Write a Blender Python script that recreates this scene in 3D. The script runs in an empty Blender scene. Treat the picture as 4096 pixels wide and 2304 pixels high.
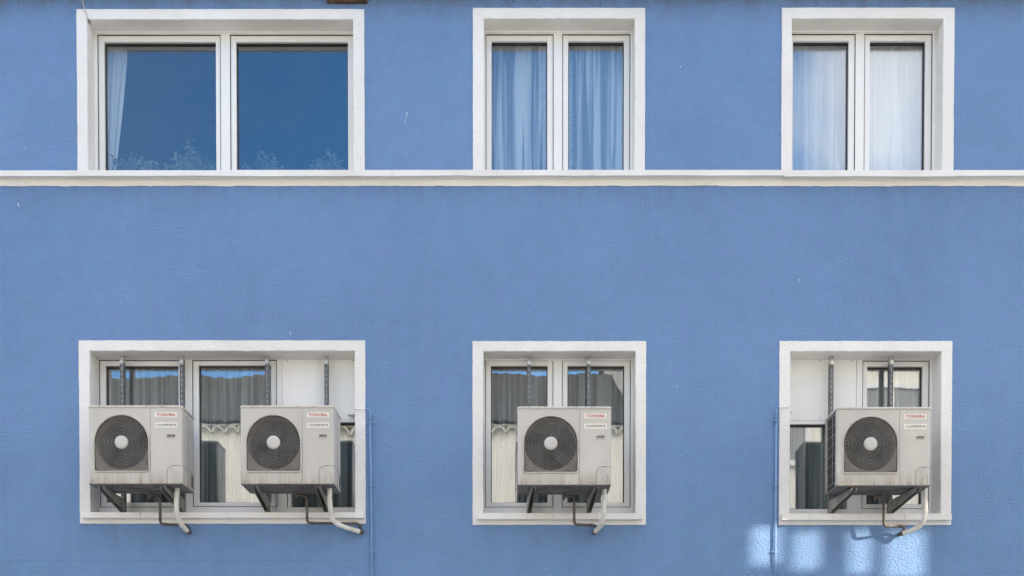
import bpy, bmesh, math, random
from mathutils import Vector, Matrix
R = math.radians
C = bpy.context.scene.collection
SC = bpy.context.scene
rnd = random.Random(7)

# ------------------------------------------------------------------ camera model (shift lens, 1 degree down)
F, PX, VY, TILT, CAM_D, CAM_Z = 4100.0, 2050.0, 2980.0, R(1.05), 8.6, 1.6
PY = VY + F * math.tan(TILT)

def at(px, py, Y):
    u, v = (px - PX) / F, (PY - py) / F
    dy = math.cos(TILT) + v * math.sin(TILT)
    dz = v * math.cos(TILT) - math.sin(TILT)
    t = (Y + CAM_D) / dy
    return Vector((u * t, Y, CAM_Z + dz * t))
def wx(px, py, Y): return at(px, py, Y).x
def wz(py, Y): return at(PX, py, Y).z

# ------------------------------------------------------------------ node helpers / materials
def nd(nt, t, loc=(0, 0), **kw):
    n = nt.nodes.new(t)
    for k, v in kw.items():
        setattr(n, k, v)
    return n
def lk(nt, a, b): nt.links.new(a, b)

def new_mat(name):
    m = bpy.data.materials.new(name); m.use_nodes = True
    nt = m.node_tree; nt.nodes.clear()
    out = nd(nt, 'ShaderNodeOutputMaterial')
    return m, nt, out

def math_n(nt, op, a, b=None, clamp=False):
    n = nd(nt, 'ShaderNodeMath', operation=op); n.use_clamp = clamp
    for i, v in enumerate((a, b)):
        if v is None: continue
        if isinstance(v, (int, float)): n.inputs[i].default_value = v
        else: lk(nt, v, n.inputs[i])
    return n.outputs[0]

def ramp(nt, fac, lo, hi, a=0.0, b=1.0):
    n = nd(nt, 'ShaderNodeMapRange'); n.clamp = True
    lk(nt, fac, n.inputs[0])
    n.inputs[1].default_value = lo; n.inputs[2].default_value = hi
    n.inputs[3].default_value = a; n.inputs[4].default_value = b
    return n.outputs[0]

def mixc(nt, fac, a, b, blend='MIX'):
    n = nd(nt, 'ShaderNodeMix', data_type='RGBA', blend_type=blend)
    if isinstance(fac, (int, float)): n.inputs[0].default_value = fac
    else: lk(nt, fac, n.inputs[0])
    for i, v in ((6, a), (7, b)):
        if isinstance(v, tuple): n.inputs[i].default_value = (*v, 1) if len(v) == 3 else v
        else: lk(nt, v, n.inputs[i])
    return n.outputs[2]

def noise(nt, vec, scale, detail=3.0, rough=0.55, dist=0.0):
    n = nd(nt, 'ShaderNodeTexNoise')
    lk(nt, vec, n.inputs['Vector'])
    n.inputs['Scale'].default_value = scale; n.inputs['Detail'].default_value = detail
    n.inputs['Roughness'].default_value = rough; n.inputs['Distortion'].default_value = dist
    return n.outputs[0]

def pos(nt, scale=(1, 1, 1), loc=(0, 0, 0)):
    g = nd(nt, 'ShaderNodeNewGeometry')
    m = nd(nt, 'ShaderNodeMapping'); lk(nt, g.outputs['Position'], m.inputs[0])
    m.inputs[3].default_value = scale; m.inputs[1].default_value = loc
    return m.outputs[0]

def sep(nt, vec):
    s = nd(nt, 'ShaderNodeSeparateXYZ'); lk(nt, vec, s.inputs[0]); return s.outputs

def principled(nt, out, col, rough=0.6, metal=0.0, spec=0.5, bump=None, bdist=0.002, bstr=1.0):
    p = nd(nt, 'ShaderNodeBsdfPrincipled')
    if isinstance(col, tuple): p.inputs['Base Color'].default_value = (*col, 1)
    else: lk(nt, col, p.inputs['Base Color'])
    if isinstance(rough, (int, float)): p.inputs['Roughness'].default_value = rough
    else: lk(nt, rough, p.inputs['Roughness'])
    p.inputs['Metallic'].default_value = metal
    p.inputs['Specular IOR Level'].default_value = spec
    if bump is not None:
        b = nd(nt, 'ShaderNodeBump'); b.inputs['Strength'].default_value = bstr
        b.inputs['Distance'].default_value = bdist
        lk(nt, bump, b.inputs['Height']); lk(nt, b.outputs[0], p.inputs['Normal'])
    lk(nt, p.outputs[0], out.inputs[0])
    return p

def mat_plain(name, col, rough=0.6, metal=0.0, var=0.12, vscale=9.0, spec=0.5, dirt=None, dirt_amt=0.0, dscale=4.0):
    m, nt, out = new_mat(name)
    v = pos(nt)
    n = noise(nt, v, vscale, 4)
    f = ramp(nt, n, 0.3, 0.7, 1 - var, 1 + var)
    cc = nd(nt, 'ShaderNodeVectorMath', operation='SCALE'); cc.inputs[0].default_value = col
    lk(nt, f, cc.inputs[3])
    c = cc.outputs[0]
    if dirt:
        d = noise(nt, v, dscale, 6, 0.65)
        c = mixc(nt, ramp(nt, d, 0.5, 0.75, 0, dirt_amt), c, dirt)
    principled(nt, out, c, rough, metal, spec)
    return m

def stucco(name, col, grain=1.0, stains=False, tint=None):
    m, nt, out = new_mat(name)
    v = pos(nt)
    vs = pos(nt, (0.62, 1, 1.0))
    big = noise(nt, v, 0.55, 4, 0.6)
    mid = noise(nt, v, 5.0, 4, 0.6)
    f = math_n(nt, 'ADD', ramp(nt, big, 0.3, 0.7, 0.90, 1.08), ramp(nt, mid, 0.3, 0.7, -0.03, 0.03))
    fine = noise(nt, vs, 68, 2.0, 0.6, 0.4)
    fine2 = noise(nt, vs, 150, 2, 0.6)
    f = math_n(nt, 'ADD', f, ramp(nt, fine2, 0.3, 0.7, -0.05, 0.05))
    cc = nd(nt, 'ShaderNodeVectorMath', operation='SCALE'); cc.inputs[0].default_value = col
    lk(nt, f, cc.inputs[3])
    c = cc.outputs[0]
    if tint:
        t = noise(nt, v, 1.3, 3, 0.55)
        c = mixc(nt, ramp(nt, t, 0.42, 0.62, 0, 0.5), c, tint)
    if stains:
        xyz = sep(nt, v)
        # soot and run-off specks just under the cornice and under the string course
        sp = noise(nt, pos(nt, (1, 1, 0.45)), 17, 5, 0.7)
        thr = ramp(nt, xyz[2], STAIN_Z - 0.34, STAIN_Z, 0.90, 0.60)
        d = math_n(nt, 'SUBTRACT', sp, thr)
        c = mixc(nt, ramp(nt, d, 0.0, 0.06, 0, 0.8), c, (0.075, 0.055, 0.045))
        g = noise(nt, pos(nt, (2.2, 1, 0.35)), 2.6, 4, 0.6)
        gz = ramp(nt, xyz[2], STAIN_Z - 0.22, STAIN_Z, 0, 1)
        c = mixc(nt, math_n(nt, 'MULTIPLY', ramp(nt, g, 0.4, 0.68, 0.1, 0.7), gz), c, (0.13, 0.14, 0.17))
        # sparse dark pin holes over the whole wall
        ph = noise(nt, v, 23, 2, 0.5)
        c = mixc(nt, ramp(nt, ph, 0.775, 0.80, 0, 0.55), c, (0.05, 0.06, 0.1))
        # faint vertical weather streaks
        st = noise(nt, pos(nt, (5.0, 1, 0.22)), 1.6, 5, 0.6)
        c = mixc(nt, ramp(nt, st, 0.52, 0.75, 0, 0.07), c, (0.30, 0.34, 0.42))
        st2 = noise(nt, pos(nt, (3.0, 1, 0.3), (3, 0, 9)), 1.1, 5, 0.6)
        c = mixc(nt, ramp(nt, st2, 0.52, 0.75, 0, 0.08), c, (0.08, 0.12, 0.24))
    if stains:
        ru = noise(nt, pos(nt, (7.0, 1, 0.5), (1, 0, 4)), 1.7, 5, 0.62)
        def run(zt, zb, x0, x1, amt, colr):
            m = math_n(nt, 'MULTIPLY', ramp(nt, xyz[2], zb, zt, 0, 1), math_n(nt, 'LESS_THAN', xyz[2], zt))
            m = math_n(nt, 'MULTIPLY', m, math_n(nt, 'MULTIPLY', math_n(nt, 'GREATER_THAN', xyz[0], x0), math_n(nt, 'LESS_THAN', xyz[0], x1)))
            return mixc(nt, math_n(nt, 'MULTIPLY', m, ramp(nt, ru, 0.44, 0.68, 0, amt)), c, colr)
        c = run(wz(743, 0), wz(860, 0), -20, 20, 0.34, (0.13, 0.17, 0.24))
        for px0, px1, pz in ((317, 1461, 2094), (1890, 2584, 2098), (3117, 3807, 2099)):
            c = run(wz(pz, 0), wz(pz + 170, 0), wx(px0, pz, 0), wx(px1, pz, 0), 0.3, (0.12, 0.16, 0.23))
        hu = noise(nt, v, 7.0, 3, 0.5)
        c = mixc(nt, ramp(nt, hu, 0.48, 0.66, 0, 0.35), c, (0.150, 0.305, 0.50))
        hu2 = noise(nt, pos(nt, (1, 1, 1), (5, 2, 8)), 8.0, 3, 0.5)
        c = mixc(nt, ramp(nt, hu2, 0.52, 0.68, 0, 0.35), c, (0.190, 0.265, 0.54))
        # hairline crack running along the foot of the left half
        wav = noise(nt, pos(nt, (1, 1, 0.0)), 9.0, 5, 0.7)
        dz = math_n(nt, 'ABSOLUTE', math_n(nt, 'SUBTRACT', math_n(nt, 'ADD', xyz[2], math_n(nt, 'MULTIPLY', wav, 0.03)), wz(2243, 0) + 0.015))
        ck = math_n(nt, 'MULTIPLY', math_n(nt, 'LESS_THAN', dz, 0.0016), math_n(nt, 'LESS_THAN', xyz[0], wx(1440, 2240, 0)))
        c = mixc(nt, math_n(nt, 'MULTIPLY', ck, 0.45), c, (0.06, 0.09, 0.15))
    h = math_n(nt, 'ADD', ramp(nt, fine, 0.25, 0.75, 0, 1), math_n(nt, 'MULTIPLY', fine2, 0.45))
    principled(nt, out, c, 0.88, 0, 0.25, h, 0.0065 * grain, 1.0)
    return m

def glass_mat(name, r0, tint=(0.93, 0.96, 0.97)):
    m, nt, out = new_mat(name)
    lw = nd(nt, 'ShaderNodeLayerWeight'); lw.inputs[0].default_value = 0.5
    p5 = math_n(nt, 'POWER', lw.outputs['Facing'], 5.0)
    fac = math_n(nt, 'ADD', math_n(nt, 'MULTIPLY', p5, 1 - r0), r0, True)
    gl = nd(nt, 'ShaderNodeBsdfGlossy'); gl.inputs['Roughness'].default_value = 0.0
    gl.inputs['Color'].default_value = (1, 1, 1, 1)
    wob = noise(nt, pos(nt), 1.6, 1)
    b = nd(nt, 'ShaderNodeBump'); b.inputs['Strength'].default_value = 1.0; b.inputs['Distance'].default_value = 0.0022
    lk(nt, wob, b.inputs['Height']); lk(nt, b.outputs[0], gl.inputs['Normal'])
    tr = nd(nt, 'ShaderNodeBsdfTransparent'); tr.inputs[0].default_value = (*tint, 1)
    mx = nd(nt, 'ShaderNodeMixShader'); lk(nt, fac, mx.inputs[0]); lk(nt, tr.outputs[0], mx.inputs[1]); lk(nt, gl.outputs[0], mx.inputs[2])
    lk(nt, mx.outputs[0], out.inputs[0])
    return m

def sheer_mat(name, col, opac, band=0.0, freq=15.0, sharp=0.06):
    m, nt, out = new_mat(name)
    v = pos(nt, (freq, 1.0, 0.35))
    n = noise(nt, v, 1.0, 2.5, 0.6)
    d = nd(nt, 'ShaderNodeBsdfDiffuse'); d.inputs[0].default_value = (*col, 1)
    t = nd(nt, 'ShaderNodeBsdfTranslucent'); t.inputs[0].default_value = (*col, 1)
    m1 = nd(nt, 'ShaderNodeMixShader'); m1.inputs[0].default_value = 0.2
    lk(nt, d.outputs[0], m1.inputs[1]); lk(nt, t.outputs[0], m1.inputs[2])
    tr = nd(nt, 'ShaderNodeBsdfTransparent')
    lw = nd(nt, 'ShaderNodeLayerWeight'); lw.inputs[0].default_value = 0.5
    op = math_n(nt, 'ADD', math_n(nt, 'MULTIPLY', lw.outputs['Facing'], 0.7), ramp(nt, n, 0.5 - sharp, 0.5 + sharp, opac - band, opac + band), True)
    m2 = nd(nt, 'ShaderNodeMixShader'); lk(nt, op, m2.inputs[0]); lk(nt, tr.outputs[0], m2.inputs[1]); lk(nt, m1.outputs[0], m2.inputs[2])
    lk(nt, m2.outputs[0], out.inputs[0])
    return m

STAIN_Z = wz(0, 0) + 0.02

def casing_mat(name):
    m, nt, out = new_mat(name)
    v = pos(nt)
    tc = nd(nt, 'ShaderNodeTexCoord')
    o = sep(nt, tc.outputs['Object'])
    n = noise(nt, v, 3.0, 4)
    c = mixc(nt, ramp(nt, n, 0.35, 0.65), (0.52, 0.495, 0.455), (0.575, 0.55, 0.505))
    # rust and dust runs below the fan opening and along the bottom edge
    stn = noise(nt, pos(nt, (26, 26, 1.6)), 1.0, 5, 0.65)
    low = ramp(nt, o[2], 0.012, 0.115, 1, 0)
    d = math_n(nt, 'MULTIPLY', ramp(nt, stn, 0.34, 0.72, 0, 1), low)
    c = mixc(nt, math_n(nt, 'MULTIPLY', d, 0.75), c, (0.25, 0.185, 0.125))
    gr = noise(nt, pos(nt, (9, 9, 1.2)), 1.0, 6, 0.7)
    c = mixc(nt, ramp(nt, gr, 0.5, 0.8, 0, 0.22), c, (0.36, 0.32, 0.27))
    sp = noise(nt, v, 55, 3, 0.6)
    c = mixc(nt, ramp(nt, sp, 0.68, 0.76, 0, 0.5), c, (0.22, 0.19, 0.15))
    principled(nt, out, c, 0.48, 0, 0.4, noise(nt, v, 300, 2), 0.0004, 0.4)
    return m

def white_paint(name, col=(0.80, 0.80, 0.79), dirt=0.3, streak=True, rough=0.4):
    m, nt, out = new_mat(name)
    v = pos(nt)
    n = noise(nt, v, 2.5, 5, 0.6)
    c = mixc(nt, ramp(nt, n, 0.4, 0.75, 0, dirt), col, (0.50, 0.44, 0.36))
    if streak:
        s = noise(nt, pos(nt, (22, 22, 0.7)), 1.0, 4, 0.6)
        c = mixc(nt, ramp(nt, s, 0.62, 0.78, 0, dirt * 1.1), c, (0.38, 0.34, 0.29))
    sp = noise(nt, v, 30, 4, 0.7)
    c = mixc(nt, ramp(nt, sp, 0.70, 0.78, 0, dirt * 1.6), c, (0.17, 0.14, 0.11))
    principled(nt, out, c, rough, 0, 0.4)
    return m

BLUE = (0.163, 0.273, 0.485)
M = dict(
    blue=stucco('blue_stucco', BLUE, 1.0, True),
    white_stucco=stucco('white_stucco', (0.80, 0.79, 0.775), 0.55, False, (0.76, 0.735, 0.69)),
    frame=white_paint('window_frame_white', (0.83, 0.83, 0.815), 0.12, False, 0.35),
    board=white_paint('panel_board_white', (0.86, 0.86, 0.845), 0.08, True, 0.5),
    sill=white_paint('sill_paint', (0.79, 0.785, 0.77), 0.32, True, 0.6),
    band=stucco('cream_band', (0.87, 0.84, 0.78), 0.5, False, (0.82, 0.76, 0.67)),
    cornice=mat_plain('cornice_grey', (0.42, 0.40, 0.38), 0.8),
    gasket=mat_plain('dark_gasket', (0.02, 0.02, 0.022), 0.5),
    glass_up=glass_mat('glass_upper', 0.145),
    glass_low=glass_mat('glass_lower', 0.23),
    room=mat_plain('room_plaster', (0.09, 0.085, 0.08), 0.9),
    sheer=sheer_mat('sheer_white', (0.95, 0.95, 0.95), 0.58, 0.36, 15.0, 0.05),
    sheer_cloud=sheer_mat('sheer_pleated', (0.93, 0.93, 0.92), 0.78, 0.16, 17.0, 0.06),
    sheer_grey=sheer_mat('sheer_grey', (0.82, 0.85, 0.84), 0.62, 0.28, 24.0, 0.08),
    casing=casing_mat('ac_casing'),
    lid=mat_plain('ac_lid', (0.60, 0.575, 0.53), 0.45, 0, 0.06),
    grille=mat_plain('ac_grille', (0.33, 0.315, 0.295), 0.5, 0, 0.2, 12, 0.5, (0.13, 0.10, 0.08), 0.6, 9),
    rim=mat_plain('ac_rim', (0.50, 0.47, 0.43), 0.45, 0, 0.12, 8, 0.5, (0.24, 0.2, 0.16), 0.45, 12),
    hub=mat_plain('ac_hub', (0.55, 0.535, 0.51), 0.4, 0, 0.05),
    shroud=mat_plain('ac_shroud', (0.22, 0.195, 0.17), 0.6, 0, 0.25, 10, 0.5, (0.12, 0.08, 0.06), 0.7, 14),
    black=mat_plain('ac_cavity', (0.010, 0.010, 0.011), 0.7),
    blade=mat_plain('ac_blade', (0.012, 0.012, 0.012), 0.5, 0, 0.3),
    coil=mat_plain('ac_coil', (0.045, 0.047, 0.052), 0.55, 0.3, 0.3, 14),
    wire=mat_plain('ac_wire', (0.32, 0.31, 0.29), 0.5),
    pan=mat_plain('ac_base_pan', (0.16, 0.15, 0.14), 0.65, 0, 0.25, 6, 0.5, (0.05, 0.042, 0.035), 0.8, 8),
    sticker=mat_plain('sticker_cream', (0.74, 0.72, 0.64), 0.4, 0, 0.03),
    red=mat_plain('letter_red', (0.50, 0.035, 0.05), 0.45, 0, 0.05),
    navy=mat_plain('mark_blue', (0.07, 0.16, 0.55), 0.45, 0, 0.05),
    ink=mat_plain('letter_black', (0.035, 0.035, 0.04), 0.5, 0, 0.05),
    plate=mat_plain('rating_plate', (0.52, 0.51, 0.48), 0.4, 0, 0.05),
    seam=mat_plain('seam_dark', (0.07, 0.06, 0.05), 0.7),
    screw=mat_plain('screw_dark', (0.10, 0.09, 0.08), 0.5, 0.4),
    rail=mat_plain('rail_steel', (0.17, 0.175, 0.185), 0.5, 0.55, 0.2, 14, 0.5, (0.06, 0.055, 0.05), 0.5, 11),
    galv=mat_plain('galvanised', (0.42, 0.42, 0.40), 0.5, 0.45, 0.15, 16, 0.5, (0.2, 0.17, 0.14), 0.5, 12),
    arm=mat_plain('arm_steel', (0.33, 0.325, 0.30), 0.55, 0.35, 0.18, 12, 0.5, (0.12, 0.10, 0.08), 0.6, 9),
    zinc=mat_plain('zinc_bolt', (0.70, 0.70, 0.68), 0.35, 0.6, 0.05),
    drain=mat_plain('drain_brown', (0.085, 0.07, 0.06), 0.5, 0, 0.22, 12, 0.5, (0.16, 0.14, 0.12), 0.6, 16),
    wrap=mat_plain('pipe_wrap', (0.70, 0.685, 0.64), 0.6, 0, 0.08, 12, 0.4, (0.33, 0.28, 0.22), 0.55, 11),
    conduit=mat_plain('conduit_blue', (0.18, 0.295, 0.50), 0.5, 0, 0.06),
    cable=mat_plain('cable_grey', (0.50, 0.48, 0.43), 0.6),
    cable_sleeve=mat_plain('cable_sleeve', (0.22, 0.20, 0.16), 0.7),
    wood=mat_plain('rotten_board', (0.10, 0.062, 0.032), 0.85, 0, 0.5, 18, 0.3, (0.30, 0.24, 0.16), 0.7, 20),
    leaf=mat_plain('leaf_green', (0.18, 0.23, 0.15), 0.5, 0, 0.5, 26),
    flower=mat_plain('petal_pink', (0.45, 0.16, 0.42), 0.6, 0, 0.3, 30),
    pot=mat_plain('terracotta', (0.30, 0.13, 0.08), 0.8),
    splash=mat_plain('lime_mark', (0.72, 0.74, 0.76), 0.8),
    cream=mat_plain('cream_render', (0.84, 0.80, 0.70), 0.9, 0, 0.04, 1.5),
    tile=mat_plain('roof_tile', (0.055, 0.052, 0.05), 0.85, 0, 0.35, 5),
    dark_glass=mat_plain('far_window_glass', (0.26, 0.27, 0.27), 0.15),
    stone=mat_plain('paving_stone', (0.42, 0.40, 0.37), 0.85, 0, 0.12, 2.0),
    kerb=mat_plain('kerb_stone', (0.38, 0.37, 0.35), 0.85, 0, 0.12, 3.0),
    ground=mat_plain('ground_earth', (0.24, 0.22, 0.19), 0.95, 0, 0.2, 0.3),
    concrete=mat_plain('blocker_concrete', (0.45, 0.43, 0.40), 0.9, 0, 0.1, 0.6),
    roofing=mat_plain('roofing', (0.16, 0.15, 0.14), 0.9),
)

# ------------------------------------------------------------------ mesh builder
class MB:
    def __init__(self): self.v, self.f, self.mi, self.sm = [], [], [], []
    def add(self, verts, faces, mi=0, smooth=False):
        b = len(self.v)
        self.v += [tuple(p) for p in verts]
        for f in faces:
            self.f.append(tuple(b + i for i in f)); self.mi.append(mi); self.sm.append(smooth)
        return self
    def box(self, x0, x1, y0, y1, z0, z1, mi=0, bev=0.0):
        if x0 > x1: x0, x1 = x1, x0
        if y0 > y1: y0, y1 = y1, y0
        if z0 > z1: z0, z1 = z1, z0
        if bev > 0:
            bm = bmesh.new()
            bmesh.ops.create_cube(bm, size=1)
            for v in bm.verts:
                v.co = Vector(((x0 + x1) / 2 + v.co.x * (x1 - x0), (y0 + y1) / 2 + v.co.y * (y1 - y0), (z0 + z1) / 2 + v.co.z * (z1 - z0)))
            bmesh.ops.bevel(bm, geom=list(bm.edges), offset=bev, segments=2, profile=0.5, affect='EDGES')
            bm.verts.index_update()
            self.add([v.co[:] for v in bm.verts], [[v.index for v in f.verts] for f in bm.faces], mi)
            bm.free(); return self
        V = [(x, y, z) for z in (z0, z1) for y in (y0, y1) for x in (x0, x1)]
        return self.add(V, [(0, 2, 3, 1), (4, 5, 7, 6), (0, 1, 5, 4), (2, 6, 7, 3), (0, 4, 6, 2), (1, 3, 7, 5)], mi)
    def quad(self, a, b, c, d, mi=0): return self.add([a, b, c, d], [(0, 1, 2, 3)], mi)
    def tube(self, pts, r, n=8, closed=False, mi=0, caps=True):
        pts = [Vector(p) for p in pts]; k = len(pts)
        rs = r if isinstance(r, (list, tuple)) else [r] * k
        T = []
        for i in range(k):
            a = pts[(i - 1) % k] if (closed or i > 0) else pts[i]
            b = pts[(i + 1) % k] if (closed or i < k - 1) else pts[i]
            T.append((b - a).normalized())
        u = T[0].cross(Vector((0.123, 0.2, 0.97)))
        if u.length < 1e-3: u = T[0].cross(Vector((1, 0, 0)))
        u.normalize()
        V, Fc = [], []
        for i in range(k):
            u = (u - T[i] * u.dot(T[i])).normalized(); w = T[i].cross(u)
            for j in range(n):
                a = 2 * math.pi * j / n
                V.append(pts[i] + (u * math.cos(a) + w * math.sin(a)) * rs[i])
        for i in range(k if closed else k - 1):
            for j in range(n):
                Fc.append((i * n + j, i * n + (j + 1) % n, ((i + 1) % k) * n + (j + 1) % n, ((i + 1) % k) * n + j))
        self.add(V, Fc, mi, True)
        if caps and not closed:
            self.add(V[:n], [tuple(range(n))[::-1]], mi); self.add(V[-n:], [tuple(range(n))], mi)
        return self
    def disc(self, c, r, y, n=24, mi=0, thick=0.0):
        cx, cz = c
        V = [(cx + r * math.cos(2 * math.pi * i / n), y, cz + r * math.sin(2 * math.pi * i / n)) for i in range(n)]
        self.add(V, [tuple(range(n))], mi)
        if thick:
            W = [(p[0], y + thick, p[2]) for p in V]
            self.add(V + W, [(i, i + n, (i + 1) % n + n, (i + 1) % n) for i in range(n)], mi)
        return self
    def poly(self, pts2, y0, y1=None, mi=0):
        """flat polygon in xz at y0, extruded to y1"""
        n = len(pts2)
        self.add([(p[0], y0, p[1]) for p in pts2], [tuple(range(n))], mi)
        if y1 is not None:
            V = [(p[0], y0, p[1]) for p in pts2] + [(p[0], y1, p[1]) for p in pts2]
            self.add(V, [(i, (i + 1) % n, (i + 1) % n + n, i + n) for i in range(n)], mi)
            self.add([(p[0], y1, p[1]) for p in pts2], [tuple(range(n))[::-1]], mi)
        return self
    def build(self, name, mats, parent=None, loc=None):
        me = bpy.data.meshes.new(name)
        me.from_pydata(self.v, [], self.f)
        mats = mats if isinstance(mats, (list, tuple)) else [mats]
        for m in mats: me.materials.append(m)
        me.polygons.foreach_set('material_index', self.mi)
        me.polygons.foreach_set('use_smooth', self.sm)
        me.update()
        bm = bmesh.new(); bm.from_mesh(me)
        bmesh.ops.remove_doubles(bm, verts=bm.verts, dist=1e-6)
        bmesh.ops.recalc_face_normals(bm, faces=bm.faces)
        bm.to_mesh(me); bm.free()
        o = bpy.data.objects.new(name, me); C.objects.link(o)
        if parent: o.parent = parent
        if loc: o.location = loc
        return o

def tag(o, label=None, cat=None, group=None, kind=None):
    if label: o['label'] = label
    if cat: o['category'] = cat
    if group: o['group'] = group
    if kind: o['kind'] = kind
    return o
def empty(name, loc, label, cat, group=None):
    o = bpy.data.objects.new(name, None); C.objects.link(o); o.location = loc
    o.empty_display_size = 0.1
    return tag(o, label, cat, group)

def round_path(pts, rad, seg=5):
    pts = [Vector(p) for p in pts]; out = [pts[0]]
    for i in range(1, len(pts) - 1):
        a, b, c = pts[i - 1], pts[i], pts[i + 1]
        d1, d2 = (a - b), (c - b)
        r = min(rad, d1.length * 0.48, d2.length * 0.48)
        p, q = b + d1.normalized() * r, b + d2.normalized() * r
        for s in range(seg + 1):
            t = s / seg
            out.append(p * (1 - t) ** 2 + b * 2 * t * (1 - t) + q * t * t)
    out.append(pts[-1]); return out

# ------------------------------------------------------------------ the blue building
YU, YL = 0.150, 0.180                 # faces of the fixed frames (upper / lower storey)
bld = empty('blue_building', (0, 0, 0), 'blue rendered building front with white framed windows in two storeys', 'building')

# openings (reveal inner edges) and surrounds, in photo pixels
UP = dict(
    a=dict(inn=(348, 1414, 75, 690), out=(308, 1457.5, 36.5)),
    b=dict(inn=(1933.5, 2540.3, 72, 690), out=(1891.5, 2580.2, 31.5)),
    c=dict(inn=(3166, 3773.5, 72, 690), out=(3126.5, 3816.2, 30.5)))
LO = dict(
    a=dict(inn=(358, 1421, 1401.5, 2062), out=(317, 1461.5, 1361.5, 2094)),
    b=dict(inn=(1932, 2543.6, 1402.8, 2066), out=(1890, 2584, 1364.3, 2098.5)),
    c=dict(inn=(3158.5, 3766, 1403, 2066), out=(3117, 3807, 1364, 2099.5)))
def rect(px0, px1, py0, py1, Y, pym):
    return [wx(px0, pym, Y), wx(px1, pym, Y), wz(py1, Y), wz(py0, Y)]
for k, w in UP.items():
    w['I'] = rect(*w['inn'], -0.008, 370)
    o = w['out']; w['O'] = [wx(o[0], 370, -0.008), wx(o[1], 370, -0.008), wz(688, -0.008), wz(o[2], -0.008)]
for k, w in LO.items():
    w['I'] = rect(*w['inn'], -0.008, 1730)
    w['O'] = rect(*w['out'], -0.008, 1730)

# wall: front and back sheets with the openings left out
BX0, BX1, BZ1 = -13.0, 13.0, 8.62
holes = [w['I'] for w in list(UP.values()) + list(LO.values())]
xs = sorted({BX0, BX1, *[h[0] for h in holes], *[h[1] for h in holes]})
zs = sorted({0.0, BZ1, *[h[2] for h in holes], *[h[3] for h in holes]})
wm = MB()
for i in range(len(xs) - 1):
    for j in range(len(zs) - 1):
        cx, cz = (xs[i] + xs[i + 1]) / 2, (zs[j] + zs[j + 1]) / 2
        if any(h[0] < cx < h[1] and h[2] < cz < h[3] for h in holes): continue
        for y in (0.0, 0.36):
            wm.quad((xs[i], y, zs[j]), (xs[i + 1], y, zs[j]), (xs[i + 1], y, zs[j + 1]), (xs[i], y, zs[j + 1]), 0 if y == 0 else 1)
wm.box(BX0 - 0.3, BX0, 0, 9, 0, BZ1); wm.box(BX1, BX1 + 0.3, 0, 9, 0, BZ1)
wm.box(BX0, BX1, 8.7, 9, 0, BZ1)
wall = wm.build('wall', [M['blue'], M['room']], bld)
rf = MB(); rf.box(BX0 - 0.3, BX1 + 0.3, -0.05, 9.05, BZ1, BZ1 + 0.25); rf.build('roof', M['roofing'], bld)
# floors and partitions inside (rooms behind the panes)
ZF = [2.75, 5.55]
it = MB()
for z in ZF: it.box(BX0, BX1, 0.361, 8.7, z - 0.12, z + 0.12)
it.box(BX0, BX1, 0.361, 8.7, 8.25, 8.45)
for x in (-0.8, 1.65): it.box(x - 0.06, x + 0.06, 0.362, 8.69, 2.87, 8.24)
it.box(BX0, BX1, 4.3, 4.4, 2.88, 8.23)
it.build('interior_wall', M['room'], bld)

# cornice above the frame
cz = wz(-50, -0.10)
cm = MB(); cm.box(BX0, BX1, -0.10, 0.0, cz, cz + 0.16, 0, 0.004); cm.build('cornice', M['cornice'], bld)

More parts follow.
